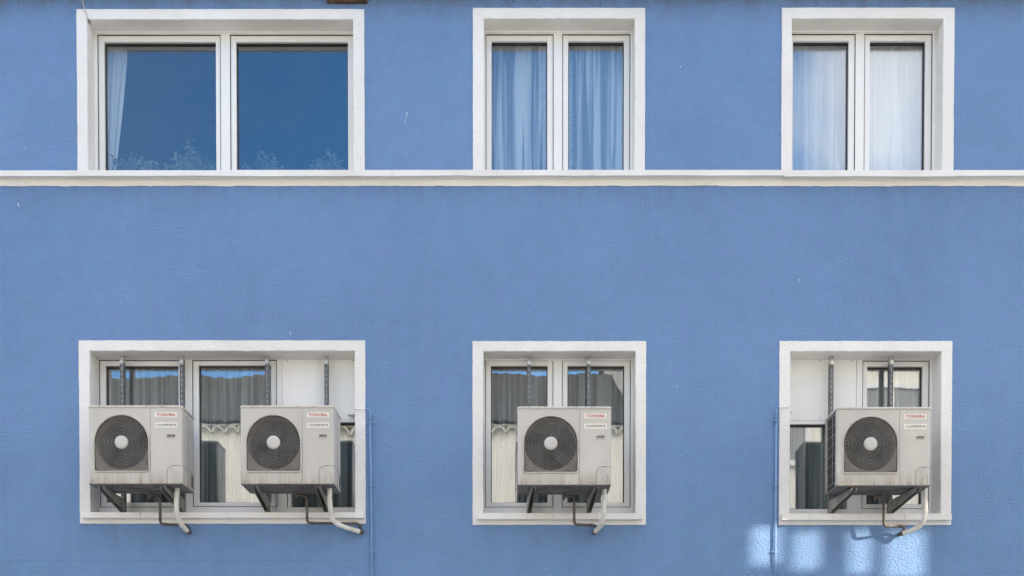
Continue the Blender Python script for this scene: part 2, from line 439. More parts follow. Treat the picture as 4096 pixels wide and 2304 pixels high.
def jit(a): return rnd.gauss(0, a)
def surround(name, I, O, bottom, parent, Yb, depth):
    """white rendered band round an opening with hand-trowelled (uneven) edges, plus the reveal"""
    mb = MB(); yf = -0.008
    def edge(p, q, q_in, p_in, nrm):
        L = (Vector(q) - Vector(p)).length; n = max(6, int(L / 0.022))
        P, Q = [], []
        jo = ji = 0
        for i in range(n + 1):
            t = i / n
            jo = jo * 0.55 + jit(0.0006); ji = ji * 0.5 + jit(0.0009)
            e = 0 if i in (0, n) else 1
            P.append((p[0] + (q[0] - p[0]) * t + nrm[0] * jo * e, p[1] + (q[1] - p[1]) * t + nrm[1] * jo * e))
            Q.append((p_in[0] + (q_in[0] - p_in[0]) * t + nrm[0] * ji * e, p_in[1] + (q_in[1] - p_in[1]) * t + nrm[1] * ji * e))
        for i in range(n):
            a, b, c, d = P[i], P[i + 1], Q[i + 1], Q[i]
            mb.quad((a[0], yf, a[1]), (b[0], yf, b[1]), (c[0], yf, c[1]), (d[0], yf, d[1]))
            mb.quad((a[0], yf, a[1]), (b[0], yf, b[1]), (b[0], 0.004, b[1]), (a[0], 0.004, a[1]))
            # small rounded arris then the reveal
            ti, tj = i / n, (i + 1) / n
            s = lambda t: (p_in[0] + (q_in[0] - p_in[0]) * t, p_in[1] + (q_in[1] - p_in[1]) * t)
            e1, e2 = s(ti), s(tj)
            k = 0.004
            f1 = (d[0] - nrm[0] * k, d[1] - nrm[1] * k); f2 = (c[0] - nrm[0] * k, c[1] - nrm[1] * k)
            mb.quad((d[0], yf, d[1]), (c[0], yf, c[1]), (f2[0], yf + 0.006, f2[1]), (f1[0], yf + 0.006, f1[1]))
            g1 = (e1[0] - nrm[0] * k, e1[1] - nrm[1] * k); g2 = (e2[0] - nrm[0] * k, e2[1] - nrm[1] * k)
            mb.quad((f1[0], yf + 0.006, f1[1]), (f2[0], yf + 0.006, f2[1]), (g2[0], 0.05, g2[1]), (g1[0], 0.05, g1[1]))
        e1 = (p_in[0] - nrm[0] * k, p_in[1] - nrm[1] * k); e2 = (q_in[0] - nrm[0] * k, q_in[1] - nrm[1] * k)
        mb.quad((e1[0], 0.05, e1[1]), (e2[0], 0.05, e2[1]), (e2[0], 0.37, e2[1]), (e1[0], 0.37, e1[1]))
    x0, x1, z0, z1 = I; X0, X1, Z0, Z1 = O
    edge((X0, Z1), (X1, Z1), (x1, z1), (x0, z1), (0, 1))
    if bottom:
        edge((X0, Z0), (X0, Z1), (x0, z1), (x0, z0), (-1, 0))
        edge((X1, Z1), (X1, Z0), (x1, z0), (x1, z1), (1, 0))
        edge((X1, Z0), (X0, Z0), (x0, z0), (x1, z0), (0, -1))
    else:
        edge((X0, Z0), (X0, Z1), (x0, z1), (x0, Z0), (-1, 0))
        edge((X1, Z1), (X1, Z0), (x1, Z0), (x1, z1), (1, 0))
        mb.quad((x0, 0.05, z0), (x1, 0.05, z0), (x1, 0.37, z0), (x0, 0.37, z0))
    return mb.build(name, M['white_stucco'], parent)

SW = 0.0028
def make_sash(parent, x0, x1, z0, z1, gx0, gx1, gz0, gz1, yf, glass, pane_label=None):
    """opening casement: four rails, dark gasket, sealed glass unit set back"""
    mb = MB(); yb = yf + 0.062; b = 0.003
    mb.box(x0, gx0, yf, yb, z0, z1, 0, b); mb.box(gx1, x1, yf, yb, z0, z1, 0, b)
    mb.box(gx0 - 0.001, gx1 + 0.001, yf + 0.0005, yb, gz1, z1 - 0.0005, 0, b); mb.box(gx0 - 0.001, gx1 + 0.001, yf + 0.0005, yb, z0 + 0.0005, gz0, 0, b)
    # glazing bead step and gasket line
    g = 0.006
    for (a0, a1, c0, c1) in ((gx0, gx0 + g, gz0, gz1), (gx1 - g, gx1, gz0, gz1), (gx0 + g, gx1 - g, gz1 - g * 1.6, gz1), (gx0 + g, gx1 - g, gz0, gz0 + g)):
        mb.box(a0, a1, yf + 0.022, yf + 0.05, c0, c1, 1)
    s = mb.build('sash', [M['frame'], M['gasket']], parent)
    pm = MB(); pm.box(gx0 + g * 0.5, gx1 - g * 0.5, yf + 0.036, yf + 0.048, gz0 + g * 0.5, gz1 - g * 0.5)
    pm.build('pane', glass, s)
    return s

def seal(mb, x0, x1, z0, z1, y, w=0.0035):
    """the dark shadow gap round a sash"""
    mb.box(x0 - w, x0, y, y + 0.02, z0 - w, z1 + w, 1); mb.box(x1, x1 + w, y, y + 0.02, z0 - w, z1 + w, 1)
    mb.box(x0, x1, y, y + 0.02, z1, z1 + w, 1); mb.box(x0, x1, y, y + 0.02, z0 - w, z0, 1)

def window_frame(I, Yf, sashes, name='window', extra=None, parent=None):
    """fixed frame: outer ring and the mullions left between sashes"""
    x0, x1, z0, z1 = [I[0] - 0.01, I[1] + 0.01, I[2] - 0.01, I[3] + 0.01]
    mb = MB(); yb = Yf + 0.075
    xs_ = [x0]
    for s in sashes: xs_ += [s[0], s[1]]
    xs_ += [x1]
    zt = max(s[3] for s in sashes); zb = min(s[2] for s in sashes)
    for i in range(0, len(xs_), 2):
        mb.box(xs_[i], xs_[i + 1], Yf, yb, z0, z1, 0, 0.002)
    for s in sashes:
        mb.box(s[0] - 0.001, s[1] + 0.001, Yf + 0.0006, yb, s[3], z1, 0, 0.002)
        mb.box(s[0] - 0.001, s[1] + 0.001, Yf + 0.0006, yb, z0, s[2], 0, 0.002)
    for s in sashes:
        w = 0.003; y = Yf - 0.001
        mb.box(s[0] - 0.0005, s[0] + w, y + 0.0004, y + 0.03, s[2], s[3], 1); mb.box(s[1] - w, s[1] + 0.0005, y + 0.0004, y + 0.03, s[2], s[3], 1)
        mb.box(s[0] + w, s[1] - w, y + 0.0004, y + 0.03, s[3] - w, s[3] + 0.0005, 1); mb.box(s[0] + w, s[1] - w, y + 0.0004, y + 0.03, s[2] - 0.0005, s[2] + w, 1)
    # top bead catching the light under the soffit
    mb.box(I[0], I[1], Yf - 0.012, Yf - 0.0005, I[3] - 0.014, I[3] + 0.004, 0, 0.003)
    return mb.build(name, [M['frame'], M['gasket']], parent)

def sash_from_px(Yf, pym, sx0, sx1, sy0, sy1, gx0, gx1, gy0, gy1):
    ys = Yf + 0.006
    return dict(S=(wx(sx0, pym, Yf), wx(sx1, pym, Yf), wz(sy1, Yf), wz(sy0, Yf)),
                G=(wx(gx0, pym, ys), wx(gx1, pym, ys), wz(gy1, ys), wz(gy0, ys)), y=ys)

def full_window(I, Yf, sl, glass, parent=bld):
    win = window_frame(I, Yf, [s['S'] for s in sl], parent=parent)
    gap = 0.003
    for s in sl:
        a = s['S']; g = s['G']
        make_sash(win, a[0] + gap, a[1] - gap, a[2] + gap, a[3] - gap, *g, s['y'], glass)
    return win

# --- upper windows (their foot is hidden behind the string course)
U1 = [sash_from_px(YU, 370, 391.7, 883, 139, 700, 417.4, 863.8, 167, 683),
      sash_from_px(YU, 370, 921, 1416, 139, 700, 945, 1392, 167, 683)]
U2 = [sash_from_px(YU, 370, 1942.8, 2214, 137.4, 700, 1966.4, 2189, 164, 681),
      sash_from_px(YU, 370, 2249.2, 2520.4, 137.4, 700, 2272.8, 2495.8, 164, 681)]
U3 = [sash_from_px(YU, 370, 3148, 3420.8, 136, 700, 3171.7, 3394, 164, 683),
      sash_from_px(YU, 370, 3457, 3728, 136, 700, 3478.5, 3700.8, 164, 683)]
for key, sl in (('a', U1), ('b', U2), ('c', U3)):
    w = UP[key]
    win = full_window(w['I'], YU, sl, M['glass_up'])
    surround('surround', w['I'], w['O'], False, win, YU, 0.2)
    ib = MB(); ib.box(w['I'][0] + 0.004, w['I'][1] - 0.004, YU + 0.08, 0.58, w['I'][2] + 0.004, w['I'][2] + 0.026, 0, 0.003); ib.build('window_board', M['frame'], win)
    w['win'] = win

# --- lower windows
def glazed(parent, x0, x1, z0, z1, y, glass):
    g = 0.006; mb = MB()
    for (a0, a1, c0, c1) in ((x0, x0 + g, z0, z1), (x1 - g, x1, z0, z1), (x0 + g, x1 - g, z1 - g * 2, z1), (x0 + g, x1 - g, z0, z0 + g)):
        mb.box(a0, a1, y + 0.012, y + 0.05, c0, c1)
    o = mb.build('glazing_bead', M['gasket'], parent)
    pm = MB(); pm.box(x0 + 0.003, x1 - 0.003, y + 0.03, y + 0.042, z0 + 0.003, z1 - 0.003); pm.build('pane', glass, o)

L1 = [sash_from_px(YL, 1730, 398.4, 741, 1440, 2029, 424.5, 714.7, 1463, 2010),
      sash_from_px(YL, 1730, 770.7, 1107.5, 1440, 2027, 795.6, 1085, 1461, 2010)]
L2 = [sash_from_px(YL, 1730, 1940.4, 2213, 1437.3, 2029, 1963.6, 2190, 1463, 2010.6),
      sash_from_px(YL, 1730, 2248, 2522, 1437.3, 2029, 2270, 2497, 1463, 2010.6)]
L3 = [sash_from_px(YL, 1730, 3449, 3716, 1443, 2035, 3467.6, 3688.4, 1466, 2017)]

def frame_with_light(I, Yf, sash_list, lx0, lx1, bz0, bz1, gz0, gz1, side):
    """frame whose one bay is a white board above a fixed pane"""
    S = [s['S'] for s in sash_list]
    bay = (lx0, lx1, gz0, bz1 + 0.004)
    order = sorted(S + [bay], key=lambda a: a[0])
    x0, x1, z0, z1 = [I[0] - 0.01, I[1] + 0.01, I[2] - 0.01, I[3] + 0.01]
    mb = MB(); yb = Yf + 0.075
    xs_ = [x0]
    for s in order: xs_ += [s[0], s[1]]
    xs_ += [x1]
    for i in range(0, len(xs_), 2):
        if xs_[i + 1] - xs_[i] > 0.002: mb.box(xs_[i], xs_[i + 1], Yf, yb, z0, z1, 0, 0.002)
    for s in order:
        mb.box(s[0] - 0.001, s[1] + 0.001, Yf + 0.0006, yb, s[3], z1, 0, 0.002)
        mb.box(s[0] - 0.001, s[1] + 0.001, Yf + 0.0006, yb, z0, s[2], 0, 0.002)
    mb.box(lx0 - 0.001, lx1 + 0.001, Yf + 0.0008, yb, gz1, bz0 - 0.003, 0, 0.002)   # transom
    for s in S:
        w = 0.003; y = Yf - 0.001
        mb.box(s[0] - 0.0005, s[0] + w, y + 0.0004, y + 0.03, s[2], s[3], 1); mb.box(s[1] - w, s[1] + 0.0005, y + 0.0004, y + 0.03, s[2], s[3], 1)
        mb.box(s[0] + w, s[1] - w, y + 0.0004, y + 0.03, s[3] - w, s[3] + 0.0005, 1); mb.box(s[0] + w, s[1] - w, y + 0.0004, y + 0.03, s[2] - 0.0005, s[2] + w, 1)
    win = mb.build('window', [M['frame'], M['gasket']], bld)
    for s in sash_list:
        a = s['S']; gp = 0.003
        make_sash(win, a[0] + gp, a[1] - gp, a[2] + gp, a[3] - gp, *s['G'], s['y'], M['glass_low'])
    bd = MB(); bd.box(lx0 + 0.002, lx1 - 0.002, Yf + 0.004, Yf + 0.02, bz0, bz1, 0, 0.002)
    bo = bd.build('panel_board', M['board'], win)
    for fx in (0.07, 0.5, 0.93):
        for zz in (bz1 - 0.02, bz0 + 0.02):
            sc_ = MB(); sc_.tube([(lx0 + (lx1 - lx0) * fx, Yf + 0.0045, zz), (lx0 + (lx1 - lx0) * fx, Yf + 0.0015, zz)], 0.0045, 8); sc_.build('screw', M['screw'], bo)
    glazed(win, lx0, lx1, gz0, gz1, Yf + 0.002, M['glass_low'])
    return win

X = lambda px: wx(px, 1730, YL)
Z = lambda py: wz(py, YL)
LO['a']['win'] = frame_with_light(LO['a']['I'], YL, L1, X(1127.5), LO['a']['I'][1] - 0.002, Z(1679), Z(1431), Z(2029), Z(1689), 1)
# lower pane of the left window starts further right
LO['b']['win'] = full_window(LO['b']['I'], YL, L2, M['glass_low'])
LO['c']['win'] = frame_with_light(LO['c']['I'], YL, L3, LO['c']['I'][0] + 0.002, X(3425), Z(1681), Z(1433), Z(2036), Z(1697), -1)
post = MB(); post.box(X(1124), X(1164), YL - 0.002, YL + 0.06, Z(2032), Z(1686), 0, 0.002); post.box(X(1148), X(1150), YL - 0.004, YL, Z(2031), Z(1690), 1); post.build('mullion', [M['frame'], M['gasket']], LO['a']['win'])
post = MB(); post.box(X(3389), X(3428), YL - 0.002, YL + 0.06, Z(2040), Z(1694), 0, 0.002); post.build('mullion', [M['frame'], M['gasket']], LO['c']['win'])
for key, spx, tb in (('a', (324, 1454), (2048.5, 2071.5)), ('b', (1908, 2573), (2052, 2077)), ('c', (3128, 3808), (2053.5, 2079.5))):
    w = LO[key]
    surround('surround', w['I'], w['O'], True, w['win'], YL, 0.2)
    ysf = -0.062
    zt, zb = wz(tb[0], ysf), wz(tb[1], ysf)
    sm = MB()
    xa, xb = wx(spx[0], 2060, ysf), wx(spx[1], 2060, ysf)
    cuts = [xa] + [xa + (xb - xa) * f for f in ((0.21, 0.52, 0.8) if key == 'a' else (0.3, 0.46, 0.72))] + [xb]
    for i in range(len(cuts) - 1):
        dz_ = jit(0.0008)
        sm.box(cuts[i] + (0.0007 if i else 0), cuts[i + 1] - 0.0007, ysf + jit(0.0006), YL + 0.02, zb + dz_, zt + dz_, 0, 0.003)
    sm.build('sill', M['sill'], w['win'])
    ib = MB(); ib.box(w['I'][0] + 0.004, w['I'][1] - 0.004, YL + 0.08, 0.56, w['I'][2] + 0.004, w['I'][2] + 0.03, 0, 0.003); ib.build('window_board', M['frame'], w['win'])

# --- string course between the storeys (in lengths that do not quite line up) and the cream band under it
segs = [(-4100, 308, 680.5, 704.5), (308, 876, 680, 704), (876, 1600, 678.5, 704.5), (1600, 2584, 678.3, 703), (2584, 3138, 678.5, 702.5), (3138, 3822, 680, 705.5), (3822, 8200, 679, 703.5)]
led = MB()
for i, (a, b, t, bt) in enumerate(segs):
    yf = -0.062 - (0.006 if i in (1, 5) else 0) + jit(0.001)
    xa, xb = max(BX0, wx(a, 690, yf)), min(BX1, wx(b, 690, yf))
    zt, zb = wz(t, yf), wz(bt, yf)
    # short lengths with an uneven lower arris
    n = max(1, int((xb - xa) / 0.05))
    h1 = 0.0; prof = []
    for k in range(n + 1):
        h1 = h1 * 0.8 + jit(0.0007); prof.append(h1)
    # chipped places
    V = []; Fq = []
    for k in range(n + 1):
        x = xa + (xb - xa) * k / n
        chip = 0.006 if (i == 3 and k in (9, 10, 31)) else 0.0
        V += [(x, yf + 0.004, zt), (x, yf, zt - 0.004), (x, yf + chip * 0.4, zb + 0.002 + prof[k] + chip), (x, yf + 0.003 + chip * 0.4, zb + prof[k] + chip), (x, yf + 0.016, zb + prof[k]),
              (x, yf + 0.017, zb + 0.007), (x, yf + 0.024, zb + 0.007), (x, yf + 0.025, zb - 0.001), (x, 0.002, zb - 0.003), (x, 0.002, zt + 0.002), (x, YU, zt + 0.002)]
    q = 11
    for k in range(n):
        for j in range(q - 1):
            if j == 8: continue
            Fq.append((k * q + j, (k + 1) * q + j, (k + 1) * q + j + 1, k * q + j + 1))
        Fq.append((k * q, k * q + 10, (k + 1) * q + 10, (k + 1) * q))
    led.add(V, Fq)
    for k in (0, n):
        led.add([V[k * q + j] for j in range(9)] + [(V[k * q][0], 0.002, zt)], [tuple(range(10))])
led.build('string_course', M['sill'], bld)
bz = MB()
yb_ = -0.007
n = 520
za, zb = wz(716, yb_), wz(743, yb_)
j = 0; low = []
for k in range(n + 1):
    j = j * 0.75 + jit(0.0011); low.append(zb + j)
V = []; Fq = []
for k in range(n + 1):
    x = -6.5 + 13.0 * k / n
    V += [(x, yb_, za), (x, yb_, low[k]), (x, 0.003, low[k])]
for k in range(n):
    for q in (0, 1): Fq.append((k * 3 + q, (k + 1) * 3 + q, (k + 1) * 3 + q + 1, k * 3 + q + 1))
bz.add(V, Fq); bz.build('painted_band', M['band'], bld)

# --- lime splashes on the render
def splash(px, py, w, h, lean=0.0):
    spm = MB(); c = at(px, py, 0); n = 9; L = []; Rr = []
    for i in range(n):
        t = i / (n - 1); ww = w * (math.sin(math.pi * min(1, t * 1.3 + 0.12)) * 0.8 + 0.2) * (1 - 0.75 * t) * rnd.uniform(0.7, 1.2)
        L.append((c.x + lean * t - ww, c.z - h * t)); Rr.append((c.x + lean * t + ww, c.z - h * t))
    spm.poly(L + Rr[::-1], -0.0015, 0.002); spm.build('lime_splash', M['splash'], bld)
for a in ((1629, 448, 0.004, 0.06, -0.012), (1622, 480, 0.0016, 0.05, -0.01), (1161, 1326, 0.004, 0.05, 0), (2722, 266, 0.005, 0.012, 0), (3198, 1116, 0.003, 0.03, 0), (72, 812, 0.004, 0.05, 0.01), (101, 590, 0.003, 0.015, 0),
          (1612, 545, 0.002, 0.012, 0), (1625, 611, 0.002, 0.012, 0), (2570, 812, 0.0025, 0.012, 0), (510, 1183, 0.003, 0.012, 0), (2708, 1542, 0.003, 0.02, 0)):
    splash(*a)

# ------------------------------------------------------------------ air conditioners
W_, H_, DP, RC = 0.748, 0.618, 0.30, 0.026
def text_mesh(s, w, h, bold=0.0, shear=0.0, name='lettering'):
    cu = bpy.data.curves.new('lettering', 'FONT'); cu.body = s; cu.size = 1; cu.offset = bold; cu.shear = shear; cu.space_character = 1.08
    o = bpy.data.objects.new('lettering', cu); C.objects.link(o)
    bpy.context.view_layer.update()
    me = bpy.data.meshes.new_from_object(o.evaluated_get(bpy.context.evaluated_depsgraph_get()))
    bpy.data.objects.remove(o); bpy.data.curves.remove(cu)
    xs_ = [v.co.x for v in me.vertices]; ys_ = [v.co.y for v in me.vertices]
    x0, x1, y0, y1 = min(xs_), max(xs_), min(ys_), max(ys_)
    V = [((v.co.x - x0) / (x1 - x0) * w, 0.0, (v.co.y - y0) / (y1 - y0) * h) for v in me.vertices]
    Fc = [tuple(p.vertices) for p in me.polygons]
    bpy.data.meshes.remove(me)
    return V, Fc

def arc(cx, cy, r, a0, a1, n):
    return [(cx + r * math.cos(R(a0 + (a1 - a0) * i / n)), cy + r * math.sin(R(a0 + (a1 - a0) * i / n))) for i in range(n + 1)]

FC = (0.266, 0.326); FR = 0.213
def fan_outline(r, low, cr, n=40):
    """arched top, squared foot with rounded corners (xz, counter-clockwise from right)"""
    cx, cz = FC
    p = arc(cx, cz, r, 0, 180, n)
    p += arc(cx - r + cr, cz - low + cr, cr, 180, 270, 6)
    p += arc(cx + r - cr, cz - low + cr, cr, 270, 360, 6)
    return p

def make_ac():
    root = empty('air_conditioner', (0, 0, 0), 'x', 'air conditioner', 'outdoor air conditioning units on the lower windows')
    zt = H_ - 0.018
    # front panel with the fan opening
    bm = bmesh.new()
    XS = 0.4945
    outer = [(RC, 0.0), (XS, 0.0), (XS, zt), (RC, zt)]
    inner = fan_outline(FR + 0.003, 0.228, 0.022)
    def loop(pts):
        vs = [bm.verts.new((p[0], 0, p[1])) for p in pts]
        return vs, [bm.edges.new((vs[i], vs[(i + 1) % len(vs)])) for i in range(len(vs))]
    v1, e1 = loop(outer); v2, e2 = loop(inner)
    bmesh.ops.triangle_fill(bm, use_beauty=True, use_dissolve=False, edges=e1 + e2)
    # drop triangles inside the opening if the fill made any
    dead = []
    for f in bm.faces:
        c = f.calc_center_median()
        inside = (c.x - FC[0]) ** 2 + (c.z - FC[1]) ** 2 < (FR * 0.93) ** 2 or (abs(c.x - FC[0]) < FR * 0.95 and FC[1] - 0.21 < c.z < FC[1])
        if inside: dead.append(f)
    bmesh.ops.delete(bm, geom=dead, context='FACES')
    bm.verts.index_update()
    fp = MB(); fp.add([v.co[:] for v in bm.verts], [[v.index for v in f.verts] for f in bm.faces]); bm.free()
    # rounded left corner and the short left return
    pl = [(0.0, 0.045)] + [(RC - RC * math.cos(R(a)), RC - RC * math.sin(R(a))) for a in range(0, 91, 15)]
    for i in range(len(pl) - 1):
        fp.add([(pl[i][0], pl[i][1], 0), (pl[i + 1][0], pl[i + 1][1], 0), (pl[i + 1][0], pl[i + 1][1], zt), (pl[i][0], pl[i][1], zt)], [(0, 1, 2, 3)], 0, True)
    fp.box(0.0, 0.02, DP - 0.018, DP, 0, zt)
    fp.build('front_panel', M['casing'], root)
    # service side: front right, rounded corner, right flank
    sp = MB()
    XP = 0.4968
    pr = [(XP, 0.0)] + [(W_ - RC + RC * math.sin(R(a)), RC - RC * math.cos(R(a))) for a in range(0, 91, 15)] + [(W_, 0.15), (W_, 0.152), (W_, DP)]
    for i in range(len(pr) - 1):
        sp.add([(pr[i][0], pr[i][1], 0), (pr[i + 1][0], pr[i + 1][1], 0), (pr[i + 1][0], pr[i + 1][1], zt), (pr[i][0], pr[i][1], zt)], [(0, 1, 2, 3)], 0, 0 < i < 7)
    sp.quad((XP, 0, 0), (XP, 0.02, 0), (XP, 0.02, zt), (XP, 0, zt))
    sv = sp.build('service_panel', M['casing'], root)
    # seams of the service cover and knock-outs
    sm = MB(); e = -0.0006; rr = 0.0013
    path = [(0.628, e, 0.0), (0.628, e, 0.095)] + [(0.628 + 0.047 - 0.047 * math.cos(R(a)), e, 0.095 + 0.047 * math.sin(R(a))) for a in range(10, 91, 16)]
    path += [(W_ - RC, e, 0.142)] + [(W_ - RC + (RC + 0.0006) * math.sin(R(a)), RC - (RC + 0.0006) * math.cos(R(a)), 0.142) for a in (25, 50, 75, 90)] + [(W_ + 0.0006, DP, 0.142)]
    sm.tube(path, rr, 5)
    sm.tube([(XP - 0.001, 0.001, 0), (XP - 0.001, 0.001, zt)], 0.0013, 5)
    sm.tube([(W_ + 0.0004, 0.15, 0), (W_ + 0.0004, 0.15, zt)], 0.001, 5)
    k = 0.0007
    sm.tube([(0.678, e, 0.0), (0.678, e, 0.06), (0.684, e, 0.074), (0.696, e, 0.08), (0.710, e, 0.078), (0.720, e, 0.068), (0.722, e, 0.0)], k, 4)
    sm.tube([(0.668 + 0.013 * math.cos(R(a)), e, 0.107 + 0.013 * math.sin(R(a))) for a in range(0, 360, 24)], k * 0.8, 4, True)
    sm.build('seam', M['seam'], sv)
    lv = MB()
    for i in range(10):
        z = 0.022 + i * 0.0105
        lv.add([(W_ + 0.0012, 0.225, z + 0.012), (W_ + 0.0012, 0.285, z), (W_ + 0.0012, 0.285, z + 0.0058), (W_ + 0.0012, 0.225, z + 0.0178)], [(0, 1, 2, 3)])
    lv.build('vent', M['black'], sv)
    rp = MB(); rp.box(W_ + 0.0005, W_ + 0.0015, 0.165, 0.262, 0.17, 0.405); rpo = rp.build('rating_plate', M['plate'], sv)
    # lid
    lm = MB(); o_ = 0.004
    plan = [(RC - (RC + o_) * math.cos(R(a)), RC - (RC + o_) * math.sin(R(a))) for a in range(0, 91, 15)] + [(W_ - RC + (RC + o_) * math.sin(R(a)), RC - (RC + o_) * math.cos(R(a))) for a in range(0, 91, 15)] + [(W_ + o_, DP + o_), (-o_, DP + o_)]
    n = len(plan); cxm, cym = W_ / 2, DP / 2
    rings = []
    for (ins, z) in ((0.0, zt - 0.001), (0.0, H_ - 0.004), (0.0015, H_ - 0.001), (0.005, H_)):
        rings.append([(p[0] + (cxm - p[0]) * ins * 2, p[1] + (cym - p[1]) * ins * 4, z) for p in plan])
    V = [p for r_ in rings for p in r_]
    lm.add(V, [(r_ * n + i, r_ * n + (i + 1) % n, (r_ + 1) * n + (i + 1) % n, (r_ + 1) * n + i) for r_ in range(3) for i in range(n)], 0, True)
    lm.add(rings[-1], [tuple(range(n))]); lm.add(rings[0], [tuple(range(n))[::-1]])
    lm.build('lid', M['lid'], root)
    # base pan with pressed ribs
    bp = MB()
    bp.box(0.004, W_ - 0.004, 0.004, DP - 0.002, -0.006, 0.006, 0, 0.002)
    for y in (0.07, 0.15, 0.23): bp.box(0.16, W_ - 0.22, y - 0.018, y + 0.018, -0.012, -0.0055, 0, 0.003)
    for y in (0.02, DP - 0.02): bp.box(0.02, W_ - 0.02, y - 0.008, y + 0.008, -0.010, -0.0055, 0, 0.002)
    bp.build('base_pan', M['pan'], root)
    # heat exchanger: left side and back, plus the wire guard on the left
    co = MB(); co.box(0.012, 0.03, 0.046, DP - 0.012, 0.012, zt - 0.004)
    co.box(0.03, W_ - 0.002, DP - 0.022, DP - 0.004, 0.008, zt - 0.004)
    for i in range(60):
        z = 0.02 + i * (zt - 0.04) / 60
        co.box(0.0115, 0.012, 0.05, DP - 0.02, z, z + 0.004)
    co.build('coil', M['coil'], root)
    wg = MB()
    for i in range(8):
        z = 0.03 + i * (zt - 0.06) / 7
        wg.tube([(0.006, DP - 0.004, z), (-0.010, DP - 0.012, z), (-0.012, 0.06, z), (0.004, 0.046, z)], 0.002, 5)
    for y in (0.075, DP - 0.03): wg.tube([(-0.0125, y, 0.02), (-0.0125, y, zt - 0.02)], 0.002, 5)
    wg.build('wire_guard', M['wire'], root)
    # fan well
    sh = MB(); n = 48
    ring = lambda r, y: [(FC[0] + r * math.cos(2 * math.pi * i / n), y, FC[1] + r * math.sin(2 * math.pi * i / n)) for i in range(n)]
    ro = fan_outline(FR + 0.0025, 0.2275, 0.022)
    nn = len(ro)
    a = ring(0.207, 0.014); b = ring(0.203, 0.10)
    sh.add(a + b, [(i, (i + 1) % n, (i + 1) % n + n, i + n) for i in range(n)], 0, True)
    # corner plates between the round throat and the squared foot
    lowpts = [(FC[0] + 0.208 * math.cos(R(t)), 0.0145, FC[1] + 0.208 * math.sin(R(t))) for t in range(180, 361, 6)]
    outp = []
    for t in range(180, 361, 6):
        c, s = math.cos(R(t)), math.sin(R(t))
        kx = (FR + 0.002) / max(abs(c), 1e-6); kz = 0.227 / max(abs(s), 1e-6)
        k_ = min(kx, kz)
        outp.append((FC[0] + k_ * c, 0.0145, FC[1] + k_ * s))
    m_ = len(lowpts)
    sh.add(lowpts + outp, [(i, i + 1, i + 1 + m_, i + m_) for i in range(m_ - 1)])
    # lips from panel to plate
    sh.add([(p[0], 0, p[1]) for p in ro] + [(p[0], 0.0145, p[1]) for p in ro], [(i, (i + 1) % nn, (i + 1) % nn + nn, i + nn) for i in range(nn)])
    sho = sh.build('fan_shroud', M['shroud'], root)
    cav = MB()  # black lining painted in for the unlit hollow behind the fan
    cav.disc(FC, 0.215, 0.13, 40)
    cav.add(ring(0.204, 0.10) + ring(0.215, 0.13), [(i, (i + 1) % n, (i + 1) % n + n, i + n) for i in range(n)])
    cav.build('cavity_backing', M['black'], root)
    fb = MB()
    fb.tube([(FC[0], 0.05, FC[1]), (FC[0], 0.11, FC[1])], 0.055, 20)
    for q in range(3):
        a0 = R(20 + q * 120); V = []; nr, na = 6, 8
        for i in range(nr + 1):
            r_ = 0.05 + 0.145 * i / nr
            for j_ in range(na + 1):
                t = j_ / na; ang = a0 + R(78) * t * (0.75 + 0.25 * i / nr) + R(16) * i / nr
                V.append((FC[0] + r_ * math.cos(ang), 0.055 + 0.05 * t, FC[1] + r_ * math.sin(ang)))
        fb.add(V, [(i * (na + 1) + j_, i * (na + 1) + j_ + 1, (i + 1) * (na + 1) + j_ + 1, (i + 1) * (na + 1) + j_) for i in range(nr) for j_ in range(na)], 0, True)
    fb.build('fan', M['blade'], root)
    # grille: concentric rings, staggered ribs, clipped to the squared foot
    gr = MB(); yg = -0.004
    nring = 15
    rad = [0.058 + (0.212 - 0.058) * i / (nring - 1) for i in range(nring)]
    for r_ in rad:
        gr.tube([(FC[0] + r_ * math.cos(2 * math.pi * i / 56), yg, FC[1] + r_ * math.sin(2 * math.pi * i / 56)) for i in range(56)], 0.00135, 4, True)
    for q in range(nring - 1):
        cnt = 24 if q < 6 else 44
        off = 0.0 if q % 2 else 0.5
        for i in range(cnt):
            a = 2 * math.pi * (i + off * (q % 3 != 0)) / cnt
            c, s = math.cos(a), math.sin(a)
            gr.tube([(FC[0] + rad[q] * c, yg + 0.001, FC[1] + rad[q] * s), (FC[0] + rad[q + 1] * c, yg + 0.001, FC[1] + rad[q + 1] * s)], 0.0008, 4, False, 0, False)
    for r_ in [0.212 + 0.011 * i for i in range(1, 9)]:
        for side in (0, 1):
            pts = []
            for t in range(181, 271, 3):
                tt = t if side == 0 else 540 - t
                x, z = r_ * math.cos(R(tt)), r_ * math.sin(R(tt))
                if abs(x) < 0.211 and z > -0.226: pts.append((FC[0] + x, yg + 0.004, FC[1] + z))
            if len(pts) > 1: gr.tube(pts, 0.0022, 4)
    gr.build('fan_grille', M['grille'], root)
    rm = MB(); po = fan_outline(FR + 0.006, 0.232, 0.024)
    rm.tube([(p[0], -0.003, p[1]) for p in po], 0.0062, 8, True)
    rm.build('grille_rim', M['rim'], root)
    hb = MB(); n = 28; prof = [(0.0, -0.016), (0.03, -0.0152), (0.046, -0.012), (0.0525, -0.006), (0.0535, 0.0)]
    V = []
    for (r_, y) in prof[1:]:
        V += [(FC[0] + r_ * math.cos(2 * math.pi * i / n), y, FC[1] + r_ * math.sin(2 * math.pi * i / n)) for i in range(n)]
    hb.add(V, [(k_ * n + i, k_ * n + (i + 1) % n, (k_ + 1) * n + (i + 1) % n, (k_ + 1) * n + i) for k_ in range(3) for i in range(n)], 0, True)
    hb.add(V[:n], [tuple(range(n))], 0, True)
    hb.build('hub_cap', M['hub'], root)
